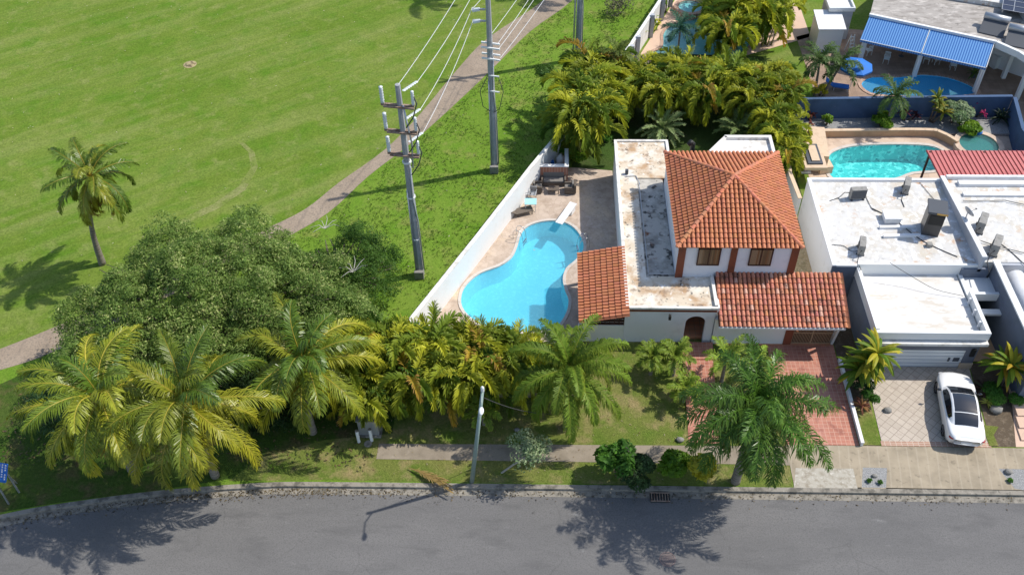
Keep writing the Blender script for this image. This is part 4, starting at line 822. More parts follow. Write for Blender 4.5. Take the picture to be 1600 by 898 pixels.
# strap leaved plants
def strap(label, base, h, n, L, wd, cols, seed, name='strap_plant', cat='plant', group=None, lo=0, droop=70, stem=True):
    R = np.random.default_rng(seed); t = thing(name, label, cat, base, group=group); acc = Acc()
    for s_ in range(3 if stem else 1):
        a0 = R.uniform(0, 6.28); hx = (h*(1-.22*s_), .38*s_*math.cos(a0), .38*s_*math.sin(a0))
        if stem: 
            b = MB(); b.tube([(hx[1]*.3, hx[2]*.3, -.05), (hx[1], hx[2], hx[0])], [.07, .05], 7); b.build('stem', M['bark'], t, smooth=True, local=True)
        for i in range(n):
            f = i/(n-1); az = R.uniform(0, 2*math.pi); e0 = math.radians(80-(80-lo)*f); K = 7; LL = L*R.uniform(.75, 1.1); ss = np.linspace(0, 1, K)
            e = e0-math.radians(droop)*ss**1.4; h_ = np.array([math.cos(az), math.sin(az), 0]); tn = h_*np.cos(e)[:, None]+np.array([0,0,1])*np.sin(e)[:, None]
            pos = np.array([hx[1], hx[2], hx[0]])+np.concatenate([[np.zeros(3)], np.cumsum(tn[1:]*LL/(K-1), 0)]); sd = np.array([-math.sin(az), math.cos(az), 0])
            wd_ = wd*np.sin(np.pi*np.clip(ss*.9+.1, 0, 1))**.7; c = np.array(cols[R.integers(len(cols))])*R.uniform(.8, 1.2); nm = np.cross(tn, sd)
            V = np.stack([pos-sd*wd_[:, None]/2+nm*wd_[:, None]*-.2, pos, pos+sd*wd_[:, None]/2+nm*wd_[:, None]*-.2], 1).reshape(-1, 3)
            acc.add(V, [(i_*3+k, i_*3+k+1, i_*3+4+k, i_*3+3+k) for i_ in range(K-1) for k in (0, 1)], np.tile(c, (len(V), 1)))
    acc.build('leaves', M['leaf'], t); return t
yel = [(.12,.22,.02), (.20,.28,.025), (.55,.48,.04), (.16,.26,.025), (.40,.40,.035)]
strap('tall yellow and green strap-leaved plant in the bed right of the red driveway', px3(1352, 600, 0), 2.7, 30, 1.6, .27, yel, 1)
strap('yellow-tipped strap-leaved plant in the dark bed right of the white car', px3(1562, 606, 0), 1.9, 26, 1.5, .25, yel+[(.45,.30,.03)], 2)
strap('bronze strap plant in the bed beside the small rounded hedge', px3(1343, 640, 0), .4, 22, .65, .13, [(.22,.09,.05), (.16,.06,.04), (.30,.16,.06)], 3, stem=False)
strap('dark bronze plant in the shaded bed right of the garage', px3(1535, 615, 0), .3, 24, .8, .15, [(.05,.03,.025), (.08,.04,.03), (.05,.06,.03)], 4, stem=False)
strap('small yellow striped rosette beside the round grey boulder', px3(1541, 632, .1), .15, 20, .45, .09, [(.42,.42,.10), (.30,.34,.06)], 5, stem=False, cat='plant')
strap('dark spiky rosette at the right end of the navy wall bed', px3(1562, 190, .2), .3, 34, 1.1, .10, [(.03,.055,.03), (.05,.08,.04)], 6, stem=False)
strap('crimson cordyline below the navy wall', px3(1413, 188, .2), .7, 16, .55, .12, [(.16,.03,.05), (.09,.03,.04)], 7)
strap('bright magenta cordyline against the navy wall at the right', px3(1521, 180, .2), 1.1, 14, .45, .12, [(.42,.03,.13), (.30,.02,.10)], 8)
strap('small dark red cordyline at the left end of the navy wall', px3(1264, 188, .2), .5, 12, .4, .10, [(.12,.03,.03), (.20,.06,.04)], 9)
strap('tall yellow-green crested plant at the pool end of the navy wall', px3(1452, 190, .2), 2.0, 18, .95, .2, [(.10,.16,.02),(.20,.24,.03),(.30,.26,.03)], 10)
strap('pale green rosette in the bed below the navy wall', px3(1384, 196, .2), .2, 26, .55, .08, [(.22,.26,.10),(.15,.2,.06)], 11, stem=False)
strap('potted palm-like plant under the awning end', px3(1520, 121, .4), .4, 16, .8, .12, [(.10,.16,.03)], 12, stem=False)
strap('sparse potted yucca by the block wall nearest the spa', px3(1040, 20, .0), 1.2, 12, .7, .12, yel, 13); strap('second yellow yucca along the block wall', px3(1019, 42, .0), 1.0, 12, .7, .12, yel, 14); strap('low yellow yucca along the block wall above the areca palms', px3(1000, 66, .0), 1.0, 12, .7, .12, yel, 15)
# leaf clouds: shrubs and broad trees
def cloud(acc, cen, rx, ry, rz, n, size, cols, R, up=.35, lob=6, asp=.5, hollow=.55, flat=1.0):
    """n small leaves in lobed clumps through a crown volume"""
    th = R.uniform(0, 2*np.pi, lob); ph = np.arccos(R.uniform(-.25, 1, lob)); lc = np.stack([np.sin(ph)*np.cos(th)*.66, np.sin(ph)*np.sin(th)*.66, np.cos(ph)*.6], 1)*R.uniform(.6, 1.1, (lob, 1)); lr = R.uniform(.28, .55, lob)
    k = R.integers(0, lob, n); d = unit(R.normal(0, 1, (n, 3))); d[:, 2] = np.where(d[:, 2] < -.3, -d[:, 2], d[:, 2]); r = R.uniform(hollow, 1, n)**.6
    p = lc[k]+d*(lr[k]*r)[:, None]; p = p*np.array([rx, ry, rz])+np.array(cen)
    nrm = unit(d+R.normal(0, .55, (n, 3))+np.array([0, 0, up])); a = unit(np.cross(nrm, R.normal(0, 1, (n, 3)))); b = np.cross(nrm, a); s = (size*R.uniform(.6, 1.3, n))[:, None]
    V = np.stack([p-a*s, p-b*s*asp, p+a*s, p+b*s*asp], 1); C = np.array(cols); cl_ = R.uniform(0, 1, lob)[k]; t = np.clip(cl_*.6+R.uniform(0, .5, n), 0, .999)
    c = C[(t*len(C)).astype(int)]*R.uniform(.75, 1.25, (n, 1)); acc.addq(V, c, 4)
def shrub(label, base, r, h, n, size, cols, seed, name='shrub', stems=4, asp=.5, cat='shrub', lob=9, group=None):
    R = np.random.default_rng(seed); t = thing(name, label, cat, base, group=group); acc = Acc(); cloud(acc, (0, 0, h*.5), r, r, h*.55, n, size, cols, R, asp=asp, lob=lob); acc.build('foliage', M['leaf'], t)
    b = MB()
    for k in range(stems): a = k*2.2; b.tube([(0, 0, -.05), (math.cos(a)*r*.25, math.sin(a)*r*.25, h*.35), (math.cos(a)*r*.5, math.sin(a)*r*.5, h*.65)], [.035, .025, .012], 5)
    b.build('stems', M['bark'], t, local=True); return t
G1 = [(.045,.13,.016), (.07,.18,.022), (.10,.24,.03)]; G2 = [(.09,.20,.014), (.14,.26,.018), (.19,.31,.022)]; G3 = [(.50,.47,.03), (.62,.56,.05), (.32,.36,.03)]; G4 = [(.03,.065,.02), (.045,.09,.028), (.06,.12,.035)]
shrub('glossy green round shrub by the kerb, leftmost of the group of four', px3(962, 742, 0), 1.05, 2.4, 1300, .20, G1, 1, asp=.42)
shrub('very dark low shrub spilling over the kerb above the drain', px3(996, 752, 0), 1.15, 1.6, 2000, .15, G4, 2, asp=.3)
shrub('bright green shrub between the dark one and the yellow one', px3(1052, 740, 0), .95, 1.6, 1100, .19, G2, 3)
shrub('yellow-leaved shrub by the kerb left of the royal palm trunk', px3(1090, 748, 0), .85, 1.9, 900, .20, G3, 4)
shrub('small clipped round hedge bush in the bed right of the red driveway', px3(1357, 626, 0), .55, 1.0, 2400, .05, G1, 5, lob=4)
shrub('clipped green mound in front of the dark bed right of the car', px3(1562, 628, 0), 1.15, .8, 5000, .05, G1, 6, lob=5)
shrub('dark green undergrowth at the foot of the bed by the red driveway', px3(1340, 606, 0), .75, 1.2, 1800, .08, G4, 7)
shrub('pale variegated spreading shrub in front of the navy wall', px3(1486, 192, .2), 1.35, 1.9, 2600, .12, [(.22,.30,.16),(.30,.36,.20),(.14,.22,.09)], 8)
shrub('low bright green shrub below the pale one in the navy wall bed', px3(1508, 204, .2), 1.1, .8, 1600, .11, G2, 9)
shrub('round leafy bush at the foot of the palm by the navy wall', px3(1375, 197, .2), 1.1, .9, 1600, .12, G1+G2, 10)
shrub('yellow shrub at the foot of the pair of slim palms', px3(1280, 150, 0), .7, .9, 900, .10, G3, 11)
shrub('small green bush inside the left end of the navy wall bed', px3(1291, 196, .2), .5, .9, 500, .09, G2, 12)
shrub('leafy bush at the foot of the white wall behind the brick nook', px3(872, 240, 0), .9, 1.1, 1500, .11, G1, 13)
shrub('yellow-green bush right of the brick nook', px3(903, 252, 0), .7, .9, 1300, .12, G2, 14)
shrub('small plant in the dark lawn behind the flat roof', px3(945, 222, 0), .6, .6, 700, .10, G1, 15)
shrub('scrubby bush beside the most distant utility pole', px3(930, 92, 0), 1.3, .7, 1500, .09, [(.09,.14,.03),(.13,.17,.04)], 16)
shrub('low weed clump on the verge below the far pole', px3(855, 112, 0), .95, .35, 1600, .08, [(.07,.16,.03),(.10,.2,.03)], 17)
shrub('sparse brushy shrub near the top by the block wall', px3(968, 22, 0), 1.6, 1.3, 900, .09, [(.13,.15,.06),(.20,.18,.12)], 18)
for i, (x, y) in enumerate(((1358,752),(1374,754),(1577,752))): shrub(('left weed in the grey gravel square', 'right weed in the grey gravel square', 'weed beside the stone in the right gravel patch')[i], px3(x, y, .02), .16, .2, 160, .05, G1, 20+i, stems=1)
# sapling by the lamp
def sapling():
    b0 = P(783, 738); t = thing('sapling', 'small leaning grey-green tree beside the street lamp', 'tree', tuple(b0)); T = P(826, 702, 2.2)-b0
    b = MB(); b.tube([(0,0,-.05), (T.x*.45, T.y*.45, .8), (T.x*.9, T.y*.9, 1.5)], [.06, .05, .04], 7)
    for k in range(6): a = k*1.05; b.tube([(T.x*.9, T.y*.9, 1.5), (T.x+.4*math.cos(a), T.y+.4*math.sin(a), 2.1), (T.x+.8*math.cos(a), T.y+.8*math.sin(a), 2.4)], [.03, .02, .01], 5)
    b.build('trunk', mat('pale_bark', (.40,.36,.30), rough=.9), t, local=True); acc = Acc(); R = np.random.default_rng(9)
    cloud(acc, (T.x, T.y, 2.2), 1.25, 1.25, .85, 2300, .075, [(.26,.34,.17),(.34,.40,.22),(.18,.27,.12)], R, lob=18); acc.build('crown', M['leaf'], t)
sapling()
# broad feathery tree: clumps of fine leaflets over a limbed crown
def fbm(x, y, s, seed):
    return np.array([mnoise.fractal(Vector((a*s+seed, b_*s-seed, seed)), 1.0, 2.0, 4) for a, b_ in zip(x, y)])
def broadtree(name, label, base, cen, rx, ry, h, nclump, nleaf, size, cols, seed, rot=0, hole=0, low=.35, cr=(.35,.65), limbs=9):
    R = np.random.default_rng(seed); t = thing(name, label, 'tree', base); bx, by = cen[0]-base[0], cen[1]-base[1]; acc = Acc()
    r = np.sqrt(R.uniform(0, 1, nclump)); a = R.uniform(0, 2*np.pi, nclump); wob = 1+.16*np.sin(3*a+seed)+.10*np.sin(7*a+seed*2)
    x0, y0 = r*np.cos(a)*rx*wob, r*np.sin(a)*ry*wob; x = x0*math.cos(rot)-y0*math.sin(rot); y = x0*math.sin(rot)+y0*math.cos(rot)
    f = fbm(x, y, .42, seed*1.7); top = h*(low+(1-low)*np.sqrt(np.clip(1-r**2.6, 0, 1))) + f*1.5
    dep = R.uniform(0, 1, nclump)**2.2*1.8; z = np.maximum(.5, top-dep); R_c = R.uniform(cr[0], cr[1], nclump)
    C = np.array(cols); N = nclump*nleaf; k = np.repeat(np.arange(nclump), nleaf)
    d = unit(R.normal(0, 1, (N, 3))); d[:, 2] = np.abs(d[:, 2])*.8-.15; rr = R.uniform(.2, 1, N)**.5
    p = np.stack([x[k]+bx, y[k]+by, z[k]], 1)+d*(rr*R_c[k])[:, None]*np.array([1, 1, .75])
    nrm = unit(d*.6+R.normal(0, .5, (N, 3))+np.array([0, 0, .5])); aa = unit(np.cross(nrm, R.normal(0, 1, (N, 3)))*.8+d*.9); aa = unit(aa-nrm*np.sum(aa*nrm, 1, keepdims=True)); b = np.cross(nrm, aa); s = (size*R.uniform(.6, 1.4, N))[:, None]
    V = np.stack([p-aa*s, p-b*s*.34, p+aa*s, p+b*s*.34], 1)
    tt = np.clip(.5*R.uniform(0, 1, nclump)[k]+.5*R.uniform(0, 1, N), 0, .999); c = C[(tt*len(C)).astype(int)]*R.uniform(.75, 1.3, (N, 1)); acc.addq(V, c, 4)
    acc.build('crown', M['treeleaf'], t); b = MB(); b.tube([(0,0,-.2), (bx*.15, by*.15, h*.18), (bx*.35, by*.35, h*.36)], [.42, .34, .28], 10)
    for q in range(limbs):
        an = q*2*math.pi/limbs+.3; e = (bx+rx*.72*math.cos(an), by+ry*.72*math.sin(an), h*.62); m = (bx*.4+rx*.3*math.cos(an), by*.4+ry*.3*math.sin(an), h*.52)
        b.tube([(bx*.32, by*.32, h*.3), m, e], [.2, .13, .05], 7)
        for w_ in (-.5, .5): b.tube([m, (bx+rx*.85*math.cos(an+w_*.6), by+ry*.85*math.sin(an+w_*.6), h*.7)], [.09, .02], 6)
    b.build('trunk', M['bark'], t, smooth=True, local=True); return t
TC = [(.085,.15,.030), (.13,.215,.044), (.19,.285,.062), (.27,.36,.095), (.46,.50,.19)]
broadtree('broad_tree', 'very broad feathery grey-green tree filling the ground behind the yellow palms', (-19, 37.2, 0), (-19.3, 38.0), 8.7, 5.6, 5.6, 2300, 62, .085, TC, 3, rot=rad(14))
broadtree('dark_tree', 'darker green tree with bare grey twigs at the right end of the broad tree', (-12.6, 41.4, 0), (-12.3, 41.6), 3.5, 3.1, 3.6, 520, 60, .075, [(.055,.12,.018),(.08,.165,.026),(.11,.21,.036)], 5, rot=.2)
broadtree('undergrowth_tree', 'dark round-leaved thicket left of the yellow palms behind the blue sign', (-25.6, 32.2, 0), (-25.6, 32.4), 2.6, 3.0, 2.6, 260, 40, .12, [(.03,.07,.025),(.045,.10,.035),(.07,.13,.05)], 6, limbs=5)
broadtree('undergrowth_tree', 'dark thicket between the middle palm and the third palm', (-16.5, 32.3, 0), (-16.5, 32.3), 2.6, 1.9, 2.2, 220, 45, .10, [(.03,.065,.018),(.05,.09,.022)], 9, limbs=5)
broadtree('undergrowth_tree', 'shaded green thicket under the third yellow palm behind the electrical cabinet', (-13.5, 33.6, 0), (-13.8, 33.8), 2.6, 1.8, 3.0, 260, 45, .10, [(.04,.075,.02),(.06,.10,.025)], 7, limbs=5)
bt = thing('bare_branch', 'bleached bare branches sticking out of the dark tree', 'dead branch', tuple(P(508, 355, 3.9))); b = MB(); R = random.Random(4)
for (x, y) in ((508, 357), (552, 425)):
    o = P(x, y, 3.7)
    for k in range(6): a = k*.8; e = o+Vector((math.cos(a)*.9, math.sin(a)*.9, R.uniform(.1, .6))); m = (o+e)/2+Vector((.1, .1, .15)); b.tube([o, m, e], [.028, .018, .008], 4)
b.v = [tuple(Vector(v)-Vector(bt.location)) for v in b.v]; b.build('branches', mat('bleached_wood', (.45,.42,.38), rough=.9), bt, local=True)
# rough grass tufts on the verge and lawn
def tufts(name, poly_fn, n, size, cols, seed):
    R = np.random.default_rng(seed); pts = []
    while len(pts) < n: 
        q = poly_fn(R); 
        if q: pts.append(q)
    p = np.array([(x, y, 0.0) for x, y in pts]); p = np.repeat(p, 5, 0); m = len(p); a = R.uniform(0, 6.28, m); o = np.stack([np.cos(a), np.sin(a), 0*a], 1)*R.uniform(.0, .07, (m, 1))
    h = size*R.uniform(.5, 1.3, (m, 1)); w = np.stack([-np.sin(a), np.cos(a), 0*a], 1)*.022; tip = p+o*2.6+np.array([0, 0, 1.])*h; V = np.stack([p+o-w, p+o+w, tip], 1)
    C = np.array(cols); c = np.repeat(C[R.integers(0, len(C), m//5)], 5, 0)*R.uniform(.8, 1.2, (m, 1)); acc = Acc(); acc.addq(V, c, 3); o_ = acc.build(name, M['leaf'], None); tag(o_, kind='stuff', label='rough green grass tufts on the verge beside the cart path', cat='grass'); return o_
def inside(x, y, poly):
    c = False; n = len(poly); j = n-1
    for i in range(n):
        if (poly[i][1] > y) != (poly[j][1] > y) and x < (poly[j][0]-poly[i][0])*(y-poly[i][1])/(poly[j][1]-poly[i][1])+poly[i][0]: c = not c
        j = i
    return c
vp = [(-17, 36), (-8.3, 37.4)] + [(a-.25, b_) for a, b_ in YW] + [(7, 99)] + [(x+.2, y) for x, y in pl[::-1] if y > 44 and y < 99] + [(-17.5, 44)]
def fv(R):
    x, y = R.uniform(-18, 16), R.uniform(36, 82)
    if not inside(x, y, vp): return None
    if mnoise.noise(Vector((x*.5, y*.5, 3))) < R.uniform(-.5, .25): return None
    return (x, y)
tufts('grass', fv, 9000, .09, [(.12,.22,.03), (.09,.19,.018), (.16,.24,.04), (.19,.24,.06)], 5)
# =============== UTILITY POLES AND LINES ===============
def upole(px, py, h, label, lean=(0, 0)):
    b0 = P(px, py); t = thing('utility_pole', label, 'utility pole', tuple(b0), group=None); b = MB()
    b.tube([(0,0,-.2), (lean[0], lean[1], h)], [.27, .15], 8); b.build('pole', M['polecon'], t, local=True)
    c = MB(); c.tube([(.30,-.12,.6), (.26+lean[0]*.3,-.12,h*.33), (.12+lean[0]*.45,-.2,h*.45), (.2+lean[0]*.6,-.18,h*.62)], .045, 6); c.build('conduit', M['galv'], t, smooth=True, local=True)
    c = MB(); c.tube([(-.22,-.22,.6), (-.16+lean[0]*.4,-.2,h*.5)], .04, 6); c.build('conduit', M['galv'], t, smooth=True, local=True)
    MB().box(-.32,.28,-.52,-.26,0,.62).build('base_box', M['rock'], t, local=True, bevel=.03)
    return t, b0
def insul(t, x, y, z, h=.75, r=.11, par=None):
    b = MB(); prof = [(.03, 0), (r*.6, .03)]
    n = 6
    for i in range(n): z0 = .05+h*i/n; prof += [(r, z0), (r*.75, z0+h/n*.5), (r, z0+h/n*.9)]
    prof += [(r*.5, h+.05), (.02, h+.1)]; b._lathe((x, y, z), prof, 10, None); return b.build('insulator', M['porcelain'], par or t, local=True, smooth=True)
U1, u1 = upole(657, 428, 14.2, 'nearest utility pole with three insulator crossarms beside the cart path', (.0, 0))
for z in (9.6, 11.2, 12.9):
    b = MB(); b.beam((-1.05, .1, z), (.8, -.15, z), .12, .14); b.beam((-.9, -.1, z-.02), (.8, -.35, z-.02), .08, .1); arm = b.build('crossarm', M['rust'], U1, local=True)
    insul(U1, -.95, .08, z+.07, 1.0, .12, arm); insul(U1, .75, -.14, z+.07, .85, .1, arm)
    b = MB(); b.tube([(.75, -.14, z+.9), (.95, -.2, z+.2), (.7, -.3, z-.6), (.25, -.3, z-1.3)], .035, 6); b.build('jumper', M['wiredark'], U1, smooth=True, local=True)
for z in (13.7, 11.9, 10.3):
    b = MB(); n = 7
    for i in range(n): b._lathe((.28+i*.10, .22+i*.10, z+i*.02), [(.04, -.02), (.11, 0), (.04, .03)], 10, None)
    b.build('strain_insulator', M['porcelain'], U1, local=True)
b = MB(); b.tube([(.35,-.25,8.8), (.45,-.25,10.5), (.2,-.2,13)], .05, 6); b.build('conduit', M['galv'], U1, smooth=True, local=True)
b = MB()
for z in (3.1, 6.4, 9.0): b._lathe((0,0,z), [(.27,0),(.27,.08)], 10, None)
b.build('strap', M['metalwhite'], U1, local=True)
U2, u2 = upole(773, 265, 15.0, 'middle utility pole rising past the top edge with small white crossarms', (.0, 0))
for z in (10.2, 9.4):
    for dy in (0, -.3): MB().beam((-.55, .2+dy, z+dy*.6), (.65, -.1+dy, z+dy*.6), .09, .1).build('crossarm', M['metalwhite'], U2, local=True)
for z in (8.0, 6.8): MB().beam((-.1, -.25, z), (.55, -.4, z), .07, .07).build('bracket', M['metalwhite'], U2, local=True)
for z in (12.6, 11.8): 
    b = MB(); b.beam((-.2, .0, z), (-1.0, .1, z), .1); b.build('bracket', M['galv'], U2, local=True); b = MB(); b.tube([(-1.0, .1, z-.1), (-.55, .05, z+.0)], [.14,.12], 8); b.build('strain_insulator', M['porcelain'], U2, local=True)
b = MB(); b.tube([(-.2,-.25,8), (-.75,-.3,6.8), (-.6,-.3,5.6), (-.15,-.25,5.2)], .025, 6); b.tube([(.5,-.4,8), (.8,-.35,6.8), (.5,-.3,5.4), (.1,-.25,5.1)], .025, 6); b.build('drip_loop', M['wiredark'], U2, smooth=True, local=True)
U3, u3 = upole(903, 93, 14.6, 'most distant utility pole near the top with a pipe along its left side', (.0, 0))
b = MB(); b.tube([(-.42,-.3,.5), (-.35,-.25,9)], .07, 6); b.build('conduit', M['galv'], U3, smooth=True, local=True)
for z in (13.2, 11.8): MB().beam((-1.2, .2, z), (1.2, -.2, z), .12).build('crossarm', M['rust'], U3, local=True)
def line(a, c, sag, label, r=.017, m='wire', group='overhead wires between the utility poles'):
    pts = []; 
    for i in range(15): t = i/14; p = Vector(a).lerp(Vector(c), t); p.z -= sag*4*t*(1-t); pts.append(p)
    o = MB().tube(pts, r, 5).build('overhead_wire', M[m]); tag(o, label, 'wire', group); return o
V = Vector
line(u1+V((.05,0,14.2)), u2+V((-.3,0,16.2)), .25, 'topmost thin wire running from the tip of the nearest pole')
line(u1+V((.95,.9,13.8)), u2+V((-.2,0,15.0)), .3, 'wire tied to the upper strain insulator of the nearest pole')
line(u1+V((.95,.9,12.0)), u2+V((-1.0,.1,12.7)), .35, 'wire from the middle crossarm to the upper bracket of the middle pole')
line(u1+V((.95,.9,10.4)), u2+V((-1.0,.1,11.8)), .35, 'lowest wire between the nearest pole and the middle pole')
line(u2+V((-1.0,.1,12.6)), u3+V((-.6,0,14.6)), .3, 'upper wire beyond the middle pole to the most distant pole')
line(u2+V((.1,.1,10.8)), u3+V((-.3,0,13.2)), .4, 'left one of the wires leaving the middle pole over the cart path')
line(u2+V((.5,-.05,10.2)), u3+V((.0,0,12.6)), .4, 'second of the wires leaving the middle pole over the cart path')
line(u2+V((.6,-.05,9.9)), u3+V((.3,0,12.3)), .4, 'third of the wires leaving the middle pole over the cart path')
line(u2+V((.65,-.1,9.2)), u3+V((1.0,0,11.8)), .4, 'lowest right wire leaving the middle pole over the cart path')
# =============== STREET FURNITURE ===============
b0 = P(737, 752); SLP = thing('street_lamp', 'grey-green street lamp pole leaning right on the kerb verge', 'street lamp', tuple(b0))
tp = P(754, 610, 7.7)-b0
b = MB(); b.tube([(0,0,-.1), (tp.x, tp.y, 7.7)], [.13, .075], 10); b.build('pole', M['greenpole'], SLP, smooth=True, local=True)
b = MB(); b.tube([(tp.x, tp.y, 7.6), (tp.x, tp.y-.5, 8.0), (tp.x+.02, tp.y-1.15, 8.0)], .035, 8); b.build('arm', M['greenpole'], SLP, smooth=True, local=True)
b = MB(); b.ball((tp.x+.02, tp.y-1.35, 7.92), .12, .24, .09, 12, 8); b.build('lamp_head', M['metalwhite'], SLP, smooth=True, local=True)
b = MB(); b._lathe((tp.x, tp.y, 7.68), [(.085,0),(.085,.25),(.04,.32)], 10, None); b.build('pole_cap', M['metalwhite'], SLP, local=True)
line(b0+V((tp.x, tp.y, 7.2)), V((1.2, 31.5, 1.4)), .5, 'thin cable from the street lamp down to the feathery palm', .018, 'wiredark', None)
# electrical cabinet and bollards
b0 = P(582, 690); EC = thing('electrical_cabinet', 'grey electrical cabinet on the verge under the yellow palm frond', 'electrical cabinet', tuple(b0))
x, y = b0.x-.2, b0.y+.35
MB().box(x-.55, x+.55, y, y+.75, .12, 1.35).build('cabinet', M['galv'], EC, bevel=.03); MB().box(x-.65, x+.65, y-.1, y+.85, 0, .12).build('plinth', M['kerb'], EC); MB().box(x-.6, x+.6, y-.06, y+.8, 1.36, 1.42).build('lid', M['grey'], EC)
for q, lab in (((561, 690), 'left pale bollard beside the electrical cabinet'), ((581, 688), 'right pale bollard in front of the electrical cabinet')):
    p = P(*q); o = thing('bollard', lab, 'bollard', tuple(p), group='bollards by the electrical cabinet'); MB()._lathe((0,0,0), [(.09,0),(.09,.95),(.07,1.0)], 12, None).build('post', M['metalwhite'], o, local=True); MB()._lathe((0,0,.98), [(.1,.025),(.1,.05),(.05,.09)], 12, None).build('cap', M['kerb'], o, local=True)
p = P(575, 693, .02); o = MB()._lathe((p.x, p.y, .0), [(.22,0),(.22,.04),(.18,.06)], 14, None).build('meter_cover', M['kerb']); tag(o, 'small round concrete cover on the grass below the bollards', 'cover')
# blue sign at the lower left edge
b0 = P(22, 778); SG = thing('street_sign', 'blue and white sign board on slanting posts cut by the left edge', 'sign', tuple(b0))
A_ = V((-27.9, 26.9, 0)); top = P(2, 732, 2.3)
b = MB(); 
for s_ in (-.35, .35): b = MB(); b.beam(V((b0.x+s_*.4, b0.y+s_, 0)), V((top.x-.1+s_*.3, top.y-.2+s_, 2.0)), .07); b.build('post', M['galv'], SG)
b = MB(); b.beam(V((b0.x-.2, b0.y+.9, 0)), V((top.x, top.y+.1, 1.6)), .05); b.build('brace', M['galv'], SG)
bd = MB(); bd.box(-.07, .07, -.55, .55, -.36, .36)
bo = bd.build('board', mat('blue_sign_paint', (.02,.14,.50), rough=.4), SG, local=True); bo.location = V((top.x-.12, top.y-.1, 2.15))-b0; bo.rotation_euler = (rad(0), rad(-50), rad(18))
R = random.Random(8); c = MB()
for k in range(4):
    for j in range(7): 
        if R.random() < .8: c.box(.071, .078, -.50+j*.145, -.50+j*.145+R.uniform(.06,.11), -.28+k*.15, -.28+k*.15+.07)
lt = c.build('lettering', M['metalwhite'], bo, local=True)
# manhole, drain, fallen frond, stones
p = P(1043, 873, RZ); MH = thing('manhole_cover', 'round rusty manhole cover in the road', 'manhole cover', (p.x, p.y, RZ)); b = MB(); b._lathe((0,0,0), [(.30,.004),(.30,.012)], 24, None); b.build('cover', mat('rusty_iron', (.17,.135,.125), rough=.8, bmp=.8, bsc=18), MH, local=True)
b = MB(); ring = [(.34*math.cos(a*math.pi/14), .34*math.sin(a*math.pi/14)) for a in range(28)]; r2 = [(.4*x/.34, .4*y/.34) for x, y in ring]; f = fill(r2, [ring], .010); f.build('rim', mat('rim_rust', (.19,.14,.13), rough=.8), MH, local=True)
p = P(1030, 776, 0); DG = thing('storm_drain', 'rusty storm drain grate in the gutter below the dark shrub', 'drain', (p.x, p.y, 0)); MB().box(-.45,.55,-.22,.28,-.14,-.05).build('drain_pit', M['black'], DG, local=True)
b = MB()
for k in range(7): b.box(-.40+k*.14, -.36+k*.14, -.2, .26, -.049, -.03)
b.box(-.45,.55,-.24,-.19,-.05,-.015); b.box(-.45,.55,.25,.30,-.05,-.015); b.build('grate', M['rust'], DG, local=True)
p = P(673, 742); FF = thing('fallen_frond', 'dry fallen palm frond lying on the kerb verge left of the street lamp', 'palm frond', (p.x, p.y, 0)); acc = Acc(); R2 = np.random.default_rng(2)
for k in range(4): frond(acc, (-1.2+.15*k, .35-.08*k, .12+.03*k), -22-4*k, 10, 2.5, 16, 34, .42, .03, .2, 62, 4, (.36,.25,.09), (.42,.30,.13), (.45,.33,.12), rr=.03, R=R2, jit=.12)
acc.build('leaflets', M['leaf'], FF)
for i, (q, r, lab) in enumerate((((1386,642),.22,'grey boulder in the bed at the edge of the diamond paved drive'), ((1555,642),.34,'smooth grey boulder beside the yellow rosette right of the car'), ((1575,738),.2,'stone in the right gravel patch of the apron'), ((1366,744),.14,'dark stone in the grey gravel square'), ((808,672),.15,'small stone at the edge of the lawn near the sapling'), ((1062,688),.2,'dark boulder at the foot of the red walk'))):
    p = P(*q); o = MB().ball((0,0,r*.45), r*1.1, r*.85, r*.65, 10, 7, jit=.25, seed=i).build('boulder', M['rock'], None, smooth=True, local=True); o.location = (p.x, p.y, 0); tag(o, lab, 'boulder')
for i, q in enumerate(((297,101),)):
    p = P(*q); o = MB()._lathe((p.x, p.y, .0), [(.55,.010),(.4,.02),(.3,.10),(.1,.12)], 16, None).build('ant_mound', mat('bare_earth', (.36,.30,.16), [((.16,.12,.07), 3, .5, .6)], rough=.95, bmp=1)); tag(o, 'small bare earth mound alone on the open fairway', 'mound')

